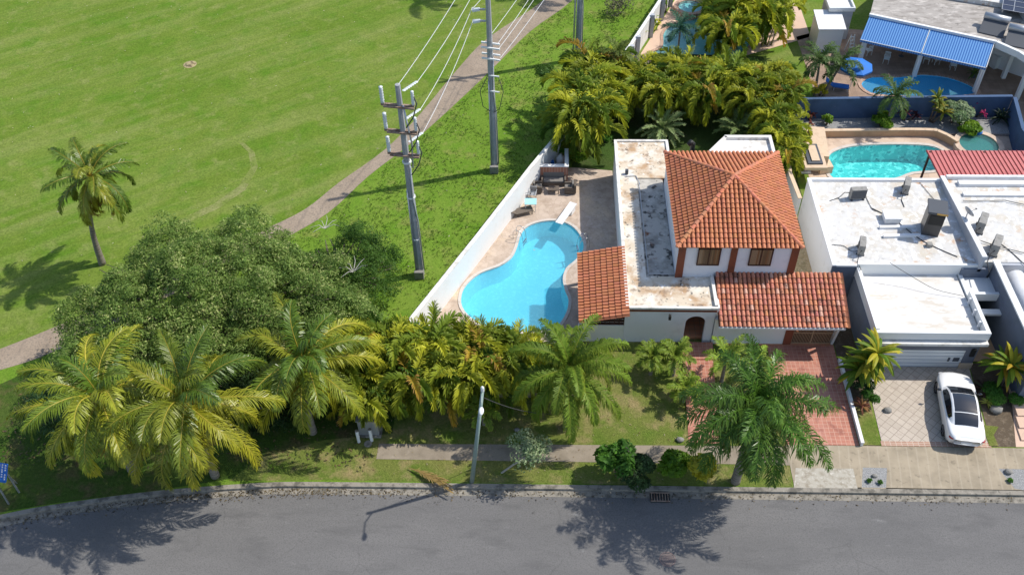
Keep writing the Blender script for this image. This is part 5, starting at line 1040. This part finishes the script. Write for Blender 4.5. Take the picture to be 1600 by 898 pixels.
# =============== CAR ===============
def car():
    A, B = P(1486.5, 587, .35), P(1508, 697, .45)      # nose and tail
    c = (A+B)/2; d = (A-B).normalized(); t = thing('parked_car', 'white coupe with a black glass roof parked nose-in on the diamond paved drive', 'car', (c.x, c.y, .026), math.atan2(d.y, d.x)-math.pi/2)
    t.scale = (1.09, 1.05, 1.05)
    st = [(-2.33,.62,.50,.86,.80),(-2.25,.78,.42,.98,.93),(-2.0,.87,.30,1.02,1.00),(-1.6,.905,.24,1.02,1.02),(-1.0,.91,.22,1.0,.99),(-.3,.90,.22,.97,.95),(.5,.90,.22,.95,.93),(1.0,.905,.22,.93,.93),(1.45,.90,.24,.88,.92),(1.85,.86,.28,.80,.86),(2.12,.77,.32,.72,.78),(2.28,.62,.40,.62,.68),(2.34,.45,.46,.56,.60)]
    rows = []
    ys = np.linspace(-2.33, 2.34, 44); I = lambda k: np.interp(ys, [s[0] for s in st], [s[k] for s in st])
    W, Zb, Zs, Zt = I(1), I(2), I(3), I(4)
    vs = []; prof = lambda w, zb, zs, zt: [(w*.86, zb-.02), (w*.97, zb+.06), (w, zb+(zs-zb)*.38), (w*.985, zb+(zs-zb)*.68), (w*.955, zs-.08), (w*.88, zs-.015), (w*.70, zs*.45+zt*.55), (w*.40, zt+.012), (0, zt+.03)]
    for y, w, zb, zs, zt in zip(ys, W, Zb, Zs, Zt):
        for yc in (-1.42, 1.40):
            dd = abs(y-yc)
            if dd < .37: zb = max(zb, .02+math.sqrt(max(0, .37**2-dd**2))*.98+.30*0)
        pr = prof(w, min(zb, .52), zs, zt); 
        vs += [(-x, y, z) for x, z in pr] + [(x, y, z) for x, z in pr[-2::-1]]
    K = 17; n = len(ys); fs = [(i*K+k, i*K+k+1, (i+1)*K+k+1, (i+1)*K+k) for i in range(n-1) for k in range(K-1)]; fs += [tuple(range(K)), tuple(range((n-1)*K, n*K))[::-1]]
    body = MB().add(vs, fs).build('body', M['carpaint'], t, smooth=True, local=True)
    # cabin shell: y, half width, z of rail ; belt row under it
    rail = [(-1.62,.60,.99),(-1.2,.615,1.20),(-.75,.61,1.345),(-.2,.605,1.40),(.2,.60,1.37),(.55,.60,1.25),(.92,.62,1.04),(1.05,.63,.95)]
    yy = np.linspace(-1.62, 1.05, 22); rw = np.interp(yy, [r[0] for r in rail], [r[1] for r in rail]); rz = np.interp(yy, [r[0] for r in rail], [r[2] for r in rail]); bw = np.interp(yy, [-1.62,-1,0,1.05], [.70,.80,.82,.80]); bz = np.interp(yy, ys, Zs)-.03
    vs = []
    for y, w, z, w2, z2 in zip(yy, rw, rz, bw, bz):
        z2 = min(z2, z-.005); vs += [(-w2, y, z2), (-w-.02, y, z-.03), (-w*.9, y, z), (-w*.45, y, z+.035), (0, y, z+.045), (w*.45, y, z+.035), (w*.9, y, z), (w+.02, y, z-.03), (w2, y, z2)]
    K = 9; n = len(yy); fs = [(i*K+k, i*K+k+1, (i+1)*K+k+1, (i+1)*K+k) for i in range(n-1) for k in range(K-1)]
    MB().add(vs, fs).build('cabin', M['carpaint'], t, smooth=True, local=True)
    def panel(y0, y1, wf, name, m, n=10, lift=.012):
        yv = np.linspace(y0, y1, n); v = []
        for q in yv:
            w = np.interp(q, yy, rw)*wf; z = np.interp(q, yy, rz)+lift; v += [(-w*.9, q, z+.0), (-w*.45, q, z+.036), (0, q, z+.046), (w*.45, q, z+.036), (w*.9, q, z+.0)]
        return MB().add(v, [(i*5+k, i*5+k+1, (i+1)*5+k+1, (i+1)*5+k) for i in range(n-1) for k in range(4)]).build(name, m, t, smooth=True, local=True)
    panel(.30, 1.03, 1.04, 'windshield', M['glassdark']); panel(-.90, .26, .98, 'roof_panel', M['glassdark']); panel(-1.55, -.95, 1.0, 'rear_window', M['glassdark'])
    for s_ in (-1, 1):
        v = []; q_ = np.linspace(-1.15, .72, 10)
        for q in q_:
            w1, z1 = np.interp(q, yy, rw)+.02, np.interp(q, yy, rz)-.05; w2, z2 = np.interp(q, yy, bw), np.interp(q, ys, Zs)-.0; z2 = min(z2, z1-.01)
            v += [(s_*(w2+.012), q, z2+.01), (s_*(w1+.03), q, z1)]
        MB().add(v, [(2*i, 2*i+1, 2*i+3, 2*i+2) for i in range(9)]).build('side_window', M['glassdark'], t, smooth=True, local=True)
        mr = MB(); mr.ball((s_*.99, .72, .98), .11, .07, .08, 8, 6); mr.beam((s_*.86, .74, .92), (s_*.98, .72, .95), .04); mr.build('mirror', M['glassdark'], t, smooth=True, local=True)
        b = MB(); b.ball((s_*.66, -2.17, .80), .20, .14, .085, 10, 6); b.build('tail_light', M['taillight'], t, smooth=True, local=True)
        b = MB(); b.ball((s_*.60, 2.13, .62), .19, .13, .07, 10, 6); b.build('headlight', M['headlight'], t, smooth=True, local=True)
        for yc in (-1.42, 1.40):
            wv = []; 
            w = MB(); 
            for xo, r in ((.70, .26), (.70, .325), (.90, .325), (.905, .26)): 
                for k in range(20): a = 2*math.pi*k/20; wv.append((s_*xo, yc+r*math.cos(a), .33+r*math.sin(a)))
            w.add(wv, [(i*20+k, i*20+(k+1) % 20, ((i+1) % 4)*20+(k+1) % 20, ((i+1) % 4)*20+k) for i in range(4) for k in range(20)]); wo_ = w.build('wheel', M['tyre'], t, local=True)
            r_m = MB(); 
            for k in range(5): a = 2*math.pi*k/5; r_m.beam((s_*.895, yc, .33), (s_*.895, yc+.25*math.cos(a), .33+.25*math.sin(a)), .06, .03)
            r_m.tube([(s_*.86, yc, .33), (s_*.90, yc, .33)], .07, 10); r_m.build('rim', M['rim'], wo_, local=True)
    MB().box(-.25, .25, -2.345, -2.32, .56, .67).build('number_plate', M['metalwhite'], t, local=True)
    MB().box(-.9*.8, .9*.8, -2.0, 2.0, .16, .3).build('underbody', M['black'], t, local=True)
car()

# =============== ROOF EQUIPMENT ===============
def acunit(px, py, z, rz, label, s=1.0, tilt=0):
    p = P(px, py, z); t = thing('ac_unit', label, 'air conditioner', (p.x, p.y, z), rz, 'condensers on the white roofs'); t.scale = (s, s, s)
    MB().box(-.40, .40, -.15, .15, .08, .66).build('casing', M['grey'], t, local=True, bevel=.02)
    b = MB(); 
    for k in range(9): b.box(-.37, .37, -.162, -.152, .13+k*.055, .16+k*.055)
    b.build('grille', M['darkgrey'], t, local=True)
    b = MB(); b._lathe((0,0,0), [(.20,0),(.20,.02)], 16, None); b.v = [(x, .152+zz, .37+y) for x, y, zz in b.v]; b.build('fan_guard', M['black'], t, local=True)
    for x in (-.3, .3): MB().box(x-.04, x+.04, -.2, .2, 0, .078).build('foot', M['darkgrey'], t, local=True)
    b = MB(); b.tube([(-.42, 0, .4), (-.65, .1, .35), (-.85, .1, .03), (-1.4, -.1, .02)], .022, 6); b.build('pipe', M['wiredark'], t, smooth=True, local=True)
    return t
acunit(1338, 310, 3.26, rad(5), 'grey condenser near the back left of the white roof', 1.25)
acunit(1414, 298, 3.26, rad(70), 'condenser with a dark side at the back middle of the white roof', 1.2)
acunit(1344, 392, 3.26, rad(75), 'condenser with a red cable near the front left of the white roof', 1.2)
acunit(1530, 358, 3.5, rad(62), 'upper of two tilted condensers on the right hand roof', 1.4)
acunit(1552, 393, 3.5, rad(62), 'lower of two tilted condensers on the right hand roof', 1.4)
bl = thing('roof_shaft', 'tall dark roof shaft with a louvred side on the white roof by the party wall', 'roof shaft', (23.3, 44.3, 3.26), rad(-14))
MB().box(-.42, .55, -.5, .6, 0, 1.75).build('casing', mat('dark_metal', (.075,.07,.068), rough=.35), bl, local=True); MB().box(-.5, .63, -.62, .68, 1.76, 1.9).build('cap', M['darkgrey'], bl, local=True)
MB().box(-.3, .55, -.54, -.51, .9, 1.6).build('louvre', M['black'], bl, local=True); MB().box(.0, .62, -.66, -.63, 1.78, 1.88).build('yellow_strip', mat('ochre_strip', (.45,.27,.07), rough=.6), bl, local=True)
hb = thing('roof_hatch', 'low white box hatch in the middle of the white roof', 'roof hatch', (*P2(1392, 342, 3.3), 3.26), rad(0)); MB().box(-.48,.48,-.4,.4,0,.35).build('box', M['white_clean'], hb, local=True, bevel=.02); MB().box(-.52,.52,-.44,.44,.351,.42).build('lid', M['white_clean'], hb, local=True)
for (a, c, lab) in (((1374,356),(1430,355),'upper low white rail on the white roof left of the dark shaft'), ((1380,370),(1436,368),'lower low white rail on the white roof left of the dark shaft')):
    a, c = P(*a, 3.3), P(*c, 3.3); o = MB().beam((a.x, a.y, 3.34), (c.x, c.y, 3.34), .2, .16).build('roof_rail', M['white_clean']); tag(o, lab, 'roof rail')
p = P(1451, 385, 3.26); vb = MB(); vb.box(p.x-.15, p.x+.18, p.y-.12, p.y+.16, 3.26, 3.5); o = vb.build('roof_vent', M['grey'], bevel=.02); tag(o, 'small grey vent box on the white roof in front of the dark shaft', 'roof vent')
sdh = thing('satellite_dish', 'grey satellite dish on the party wall beside the dark shaft', 'satellite dish', (25.4, 44.6, 3.9), rad(25)); b = MB(); b._lathe((0,0,0), [(.02,0),(.15,.02),(.28,.06),(.38,.12),(.37,.13),(.27,.075),(.02,.02)], 20, None); dsh = b.build('dish', M['galv'], sdh, smooth=True, local=True); dsh.location = (0,0,.55); dsh.rotation_euler = (rad(0), rad(62), 0)
b = MB(); b.tube([(0,0,0),(0,0,.5)], .03, 6); b.build('mast', M['galv'], sdh, local=True); b = MB(); b.tube([(.05,0,.5),(.6,0,.62)], .018, 5); b.ball((.62,0,.63), .06, n=6, m=4); b.build('feed_arm', M['grey'], sdh, local=True)
def cable(pts, r, label, m='wiredark', cat='cable', name='roof_cable'):
    o = MB().tube(smoothline([tuple(p) for p in pts], 4), r, 5).build(name, M[m]); tag(o, label, cat)
cable([P(1362,325,3.30), P(1400,345,3.29), P(1435,372,3.29), P(1470,390,3.29), P(1496,401,3.29)], .03, 'long dark pipe crossing the white roof diagonally in front of the shaft')
cable([P(1350,300,3.3), P(1362,325,3.3), P(1372,330,3.3)], .02, 'short dark cable beside the back left condenser')
cable([P(1437,285,3.3), P(1460,312,3.3)], .018, 'thin dark cable at the back right of the white roof')
cable([P(1300,382,3.3), P(1318,384,3.3), P(1330,392,3.3), P(1340,392,3.3)], .02, 'curly brown cable by the front left condenser')
cable([P(1555,375,3.53), P(1576,390,3.53), P(1602,414,3.53)], .025, 'dark cable running to the right edge of the right hand roof')
cable([P(1390,410,3.9), P(1425,432,3.3), P(1462,452,2.9), P(1505,462,2.75)], .018, 'thin cable sagging across the garage roof of the white house')

# =============== PATIO THINGS ===============
NK = thing('brick_nook', 'low brick walled nook beside the white garden wall at the patio end', 'brick wall', (.6, 52.8, 0))
MB().box(-.75, 1.5, 52.75, 52.93, 0, 1.35).build('brick_wall', M['brick'], NK); MB().box(1.32, 1.5, 52.94, 54.7, 0, 1.35).build('brick_wall', M['brick'], NK)
MB().box(-.8, 1.55, 52.70, 52.98, 1.351, 1.42).build('wall_cap', M['white_clean'], NK); MB().box(1.28, 1.55, 52.985, 54.75, 1.351, 1.42).build('wall_cap', M['white_clean'], NK)
pp = thing('pool_filter', 'white pool filter tank inside the brick nook', 'pool filter', (*P2(876, 252, .5), 0)); MB()._lathe((0,0,0), [(.25,0),(.32,.15),(.32,.75),(.2,.95),(.08,1.0),(.08,1.1)], 16, None).build('tank', M['metalwhite'], pp, smooth=True, local=True)
pp = thing('pool_pump', 'blue and white pump beside the filter tank in the nook', 'pool pump', (*P2(863, 257, .3), 0)); MB().box(-.2,.2,-.15,.2,0,.35).build('base', M['metalwhite'], pp, local=True); MB()._lathe((0,0,.36), [(.14,0),(.14,.25),(.05,.3)], 12, None).build('strainer', M['blue_fabric'], pp, local=True)
def sofa(label, loc, rz, w, name, cat, mt='wicker'):
    t = thing(name, label, cat, loc, rz); d = .8
    MB().box(-w/2, w/2, -d/2, d/2, .08, .34).build('base', M[mt], t, local=True, bevel=.02); MB().box(-w/2, w/2, d/2-.16, d/2, .341, .80).build('backrest', M[mt], t, local=True, bevel=.03)
    for s_ in (-1, 1): MB().box(*( (w/2-.14, w/2) if s_ > 0 else (-w/2, -w/2+.14)), -d/2, d/2-.165, .341, .60).build('armrest', M[mt], t, local=True, bevel=.03)
    MB().box(-w/2+.15, w/2-.15, -d/2+.01, d/2-.17, .345, .47).build('cushion', M['cushion'], t, local=True, bevel=.04)
    MB().box(-w/2+.15, w/2-.15, d/2-.30, d/2-.165, .475, .86).build('back_cushion', M['cushion'], t, local=True, bevel=.04)
    return t
sofa('brown wicker sofa with grey cushions against the brick nook', (*P2(865, 281, .3), 0.014), 0, 1.75, 'outdoor_sofa', 'sofa')
sofa('left wicker armchair near the white garden wall', (*P2(838, 293, .3), 0.014), rad(90), .75, 'wicker_armchair', 'armchair'); sofa('right wicker armchair near the diving board', (*P2(891, 294, .3), 0.014), rad(-90), .75, 'wicker_armchair', 'armchair')
ct = thing('coffee_table', 'low brown coffee table in front of the wicker sofa', 'table', (*P2(865, 297, .2), .014)); MB().box(-.38,.38,-.24,.24,.33,.38).build('tabletop', M['wicker'], ct, local=True); 
for x in (-.33,.33):
    for y in (-.19,.19): MB().box(x-.03,x+.03,y-.03,y+.03,0,.329).build('leg', M['wicker'], ct, local=True)
bt_ = thing('garden_table', 'small square table with an aqua top by the white garden wall', 'table', (*P2(829, 315, .7), .014)); MB().box(-.4,.4,-.32,.32,.68,.72).build('tabletop', M['aqua'], bt_, local=True, bevel=.01)
for x in (-.33,.33):
    for y in (-.26,.26): MB().box(x-.02,x+.02,y-.02,y+.02,0,.679).build('leg', M['metalwhite'], bt_, local=True)
def metalchair(label, loc, rz, m='galv', name='metal_chair', group=None):
    t = thing(name, label, 'chair', loc, rz, group); MB().box(-.22,.22,-.22,.22,.42,.45).build('seat', M[m], t, local=True)
    b = MB(); 
    for k in range(5): b.box(-.2+k*.09, -.16+k*.09, .2, .22, .45, .88)
    b.box(-.22,.22,.195,.225,.85,.9); b.build('backrest', M[m], t, local=True)
    for x in (-.2,.2):
        for y in (-.2,.2): MB().box(x-.015,x+.015,y-.015,y+.015,0,.419).build('leg', M[m], t, local=True)
    for s_ in (-1,1): MB().box(s_*.22-.02,s_*.22+.02,-.2,.2,.62,.65).build('armrest', M[m], t, local=True)
    return t
metalchair('grey metal chair behind the aqua topped table', (*P2(833, 303, .4), .014), rad(-10)); metalchair('grey metal chair folded against the garden wall by the aqua table', (*P2(824, 302, .4), .014), rad(100))
def lounger(label, loc, rz, m='wicker', cushm=None):
    t = thing('sun_lounger', label, 'sun lounger', loc, rz); MB().box(-.3,.3,-.9,.3,.28,.34).build('seat', M[cushm or m], t, local=True); b = MB(); b.beam((0,.32,.33), (0,.92,.72), .6, .05, up=(0,-1,1)); b.build('backrest', M[cushm or m], t, local=True)
    for x in (-.26,.26):
        for y in (-.8,.2): MB().box(x-.025,x+.025,y-.025,y+.025,0,.279).build('leg', M[m], t, local=True)
    return t
lounger('brown lounge chair by the white garden wall nearest the pool ladder', (*P2(812, 330, .3), .014), rad(110))
lounger('blue sun lounger beside the blue umbrella', (*P2(1308, 134, .3), .014), rad(75), 'metalwhite', 'blue_fabric')
# diving board, ladder, rail
A_, B_ = P(896, 318, .45), P(873, 350, .45); dbd = thing('diving_board', 'white diving board on the rim of the guitar-shaped pool', 'diving board', (A_.x, A_.y, .014))
d_ = (B_-A_).normalized(); MB().beam(A_+V((0,0,.05)), B_+V((0,0,.05)), .50, .07).build('board', M['white_clean'], dbd); MB().beam(A_+d_*.15-V((0,0,.22)), A_+d_*.75-V((0,0,.22)), .44, .42).build('stand', M['white_clean'], dbd)
def arcrail(name, label, p, d, cat='handrail', w=.5):
    t = thing(name, label, cat, tuple(p)); d = V(d).normalized(); s_ = V((-d.y, d.x, 0))
    for k in (-1, 1): 
        o = s_*(k*w/2); MB().tube(smoothline([tuple(o+V((0,0,0))-d*.35), tuple(o-d*.35+V((0,0,.6))), tuple(o-d*.1+V((0,0,.85))), tuple(o+d*.25+V((0,0,.6))), tuple(o+d*.4+V((0,0,-.5)))], 5), .022, 8).build('rail', M['chrome'], t, smooth=True, local=True)
    for z in (-.1,-.35): 
        a = s_*(w/2)+d*.38; MB().box(0,0,0,0,0,0) if False else MB().beam(-s_*(w/2)+d*.36+V((0,0,z)), s_*(w/2)+d*.36+V((0,0,z)), .08, .03).build('step', M['chrome'], t, local=True)
    return t
arcrail('pool_ladder', 'steel pool ladder on the left rim of the guitar-shaped pool', P(812, 372, .014), (.9, -.4, 0), 'pool ladder'); arcrail('pool_handrail', 'steel handrail on the right rim of the pool by the patio shade', P(911, 384, .014), (-1, -.25, 0))
# folly waterfall by the rippled pool
WF = thing('stone_waterfall', 'sandstone stepped waterfall block at the left end of the rippled pool', 'waterfall', (18.9, 54.5, 0), 0)
b = MB(); b.beam(P(1277,268,.0)+V((0,0,.68)), P(1270,222,0)+V((0,0,.68)), 1.1, 1.36); b.build('base', M['sand'], WF)
b = MB(); b.beam(P(1290,272,0)+V((0,0,.3)), P(1277,262,0)+V((.3,.2,.3)), .9, .6); b.build('lower_step', M['sand'], WF)
o1, o2 = P(1276,262,1.6), P(1263,222,1.6); b = MB(); b.beam(o1-V((0,0,.12)), o2-V((0,0,.12)), 1.5, .22); b.build('top_slab', M['sand'], WF)
b = MB(); b.beam(o1+(o2-o1)*.12+V((0,0,.05)), o1+(o2-o1)*.88+V((0,0,.05)), 1.0, .1); b.build('trough', M['darkgrey'], WF); b = MB(); b.beam(o1+(o2-o1)*.2+V((.05,0,.12)), o1+(o2-o1)*.8+V((.05,0,.12)), .55, .1); b.build('spout_slab', M['sand'], WF)
pp = thing('pump_motor', 'black and white pump equipment behind the sandstone waterfall', 'pump', (*P2(1258, 262, .3), 0)); MB().box(-.3,.4,-.3,-.1,0,.12).build('base', M['metalwhite'], pp, local=True); MB()._lathe((0,0,.12), [(.22,0),(.25,.3),(.15,.5)], 12, None).build('tank', M['grey'], pp, local=True); MB().box(.28,.5,-.1,.15,.13,.4).build('motor', M['black'], pp, local=True)
# =============== TERRACE THINGS ===============
UM = thing('beach_umbrella', 'bright blue umbrella standing at the left end of the blue pool', 'umbrella', (*P2(1328, 138, 0), 0)); b = MB(); n = 8; rr = 1.3
tilt = lambda x, y, z: (x+.25*(2.3-z)*-.0, y, z)
top_ = (0, 0, 2.5); ring = [(rr*math.cos(2*math.pi*k/n+.2), rr*math.sin(2*math.pi*k/n+.2), 2.0) for k in range(n)]; b.add([top_]+ring, [(0, 1+k, 1+(k+1) % n) for k in range(n)]); b.add([(x, y, z) for x, y, z in ring]+[(x*.99, y*.99, z-.15) for x, y, z in ring], [(k, (k+1) % n, n+(k+1) % n, n+k) for k in range(n)]); cn = b.build('canopy', M['blue_fabric'], UM, local=True)
MB().tube([(0,0,0),(0,0,2.55)], .025, 8).build('pole', M['metalwhite'], UM, local=True)
WCG = 'white plastic chairs on the terrace'
for q, rz, lab in (((1356,84),.3,'white plastic armchair leftmost under the awning edge'), ((1384,97),2.8,'white plastic chair just below the awning left of its middle post'), ((1462,98),.2,'white plastic chair under the awning right of the middle post'), ((1488,107),-.2,'pale aqua plastic chair under the right half of the awning'), ((1447,97),1.2,'dull white chair deep in the shade beside the middle post')):
    metalchair(lab, (*P2(*q, .1), .014), rz+math.pi, 'plastic_white', 'plastic_chair', WCG)
for q, c, lab in (((1408,88),'rust','reddish table with odds and ends in the shade of the awning'), ((1563,100),'darkgrey','dark table in the covered bay right of the awning')):
    t = thing('terrace_table', lab, 'table', (*P2(*q, 0), .014)); MB()._lathe((0,0,0), [(.5,.68),(.5,.72)], 16, None).build('tabletop', M[c], t, local=True); MB()._lathe((0,0,0), [(.22,0),(.04,.05),(.04,.679)], 10, None).build('pedestal', M['darkgrey'], t, local=True)
fr_ = thing('refrigerator', 'white drinks cooler standing in the covered bay right of the awning', 'cooler', (*P2(1553, 105, 0), .014), .4); MB().box(-.3,.3,-.3,.3,0,1.1).build('cabinet', M['metalwhite'], fr_, local=True, bevel=.03); MB().box(-.28,.28,-.33,-.301,.05,1.05).build('door', M['plastic_white'], fr_, local=True)
pt = thing('plant_pot', 'dark plant pot at the foot of the right awning post', 'plant pot', (*P2(1520,121,0), .014)); MB()._lathe((0,0,0), [(.18,0),(.25,.4),(.27,.42)], 14, None).build('pot', M['darkgrey'], pt, local=True)
ld = thing('step_ladder', 'white step ladder standing between the shed and the awning', 'ladder', (*P2(1326,82,0), .014), .3)
for s_ in (-.22,.22): MB().beam((s_,-.35,0),(s_*.7,0,1.6),.05).build('rail', M['metalwhite'], ld, local=True); MB().beam((s_,.35,0),(s_*.7,.02,1.6),.04).build('rail', M['metalwhite'], ld, local=True)
for k in range(5): z = .28+k*.28; MB().box(-.2,.2,-.34+z*.21,-.26+z*.21,z,z+.03).build('step', M['metalwhite'], ld, local=True)
def heater(px, py, label, rz):
    p = P(px, py, 3.5); t = thing('solar_water_heater', label, 'water heater', (p.x, p.y, 3.36), rz, 'water tanks on the terrace house roof'); b = MB(); b.tube([(-.95,.3,.75),(.95,.3,.75)], .27, 16); b.build('tank', M['galv'], t, smooth=True, local=True)
    b = MB(); b.beam((0,-.35,.1),(0,-.35,.1001),.1); c = MB(); c.add([(-.9,-1.2,.08),(.9,-1.2,.08),(.9,.15,.62),(-.9,.15,.62),(-.9,-1.2,.03),(.9,-1.2,.03),(.9,.15,.57),(-.9,.15,.57)], [(0,1,2,3),(7,6,5,4),(0,4,5,1),(1,5,6,2),(2,6,7,3),(3,7,4,0)]); c.build('collector', M['darkgrey'], t, local=True)
    for x in (-.8,.8): MB().beam((x,.3,0),(x,.3,.5),.05).build('frame', M['galv'], t, local=True); MB().beam((x,-1.1,.0),(x,.3,.45),.04).build('frame', M['galv'], t, local=True)
heater(1553, 42, 'left solar water tank lying on the weathered roof above the covered bay', rad(-28)); heater(1592, 60, 'right solar water tank lying on the weathered roof at the frame edge', rad(-24))
sp = thing('solar_array', 'dark solar panel array on the raised roof at the top right corner', 'solar panel', (*P2(1592, 12, 4.0), 3.76), rad(-22)); MB().box(-1.2,2.2,-.9,1.6,.25,.30).build('panel', mat('solar_cells', (.03,.035,.06), rough=.15), sp, local=True)
b = MB()
for k in range(5): b.box(-1.22+k*.85,-1.18+k*.85,-.92,1.62,.301,.315)
for k in range(4): b.box(-1.2,2.2,-.92+k*.83,-.88+k*.83,.3155,.32)
b.build('frame', M['galv'], sp, local=True)
for x in (-1.1, 2.1): MB().box(x-.04,x+.04,-.8,1.5,0,.249).build('rail', M['galv'], sp, local=True)
p = P(1528, 210, .2); o = MB().ball((p.x, p.y, .35), .28, .25, .2, 8, 5, jit=.3).build('blue_bucket', M['blue_fabric'], smooth=True); tag(o, 'small blue tarp bundle above the round green spa', 'bundle')

# =============== LITTER AND ROAD MARKS ===============
def litter(name, n, fn, cols, size, seed, label):
    R = np.random.default_rng(seed); p = np.array([fn(R) for _ in range(n)]); a = R.uniform(0, 6.28, n); s_ = size*R.uniform(.5, 1.5, n)
    dx = np.stack([np.cos(a), np.sin(a), R.uniform(-.2, .2, n)], 1)*s_[:, None]; dy = np.stack([-np.sin(a), np.cos(a), R.uniform(-.2, .2, n)], 1)*s_[:, None]*.4
    A = Acc(); C = np.array(cols); A.addq(np.stack([p-dx, p-dy, p+dx, p+dy], 1), C[R.integers(0, len(C), n)], 4); o = A.build(name, M['leaf'], None); tag(o, label, 'leaf litter', kind='stuff')
def _gut(R):
    x = R.uniform(-28, 24) if R.random() < .5 else R.normal(-16, 6); x = min(25, max(-28, x)); i = min(range(len(kerb)), key=lambda k: abs(kerb[k][0]-x)); y = np.interp(x, [k[0] for k in kerb], [k[1] for k in kerb]); d = abs(R.normal(0, .28)); 
    return (x, y+.30-d, RZ+.03)
litter('gutter_litter', 1500, _gut, [(.12,.09,.05), (.20,.15,.07), (.05,.04,.03)], .05, 3, 'dry leaves and grit gathered along the gutter')
def _law(R): return (R.uniform(-12, 12.8), R.uniform(28.3, 37.5), .04)
litter('lawn_litter', 900, _law, [(.30,.24,.12), (.22,.15,.07), (.38,.33,.2)], .05, 4, 'dry leaves scattered over the front lawn')
def _und(R): return (R.uniform(-30, -9.5), R.uniform(28.5, 40), .05)
litter('undergrowth_litter', 2600, _und, [(.20,.14,.07), (.10,.08,.05), (.07,.10,.03)], .08, 5, 'dead leaves under the palms and the broad tree')
def _fld(R): return (R.uniform(-50, 0), R.uniform(42, 80), .03)
litter('fairway_litter', 380, _fld, [(.45,.42,.28), (.40,.36,.2)], .07, 6, 'scattered pale leaves on the fairway')
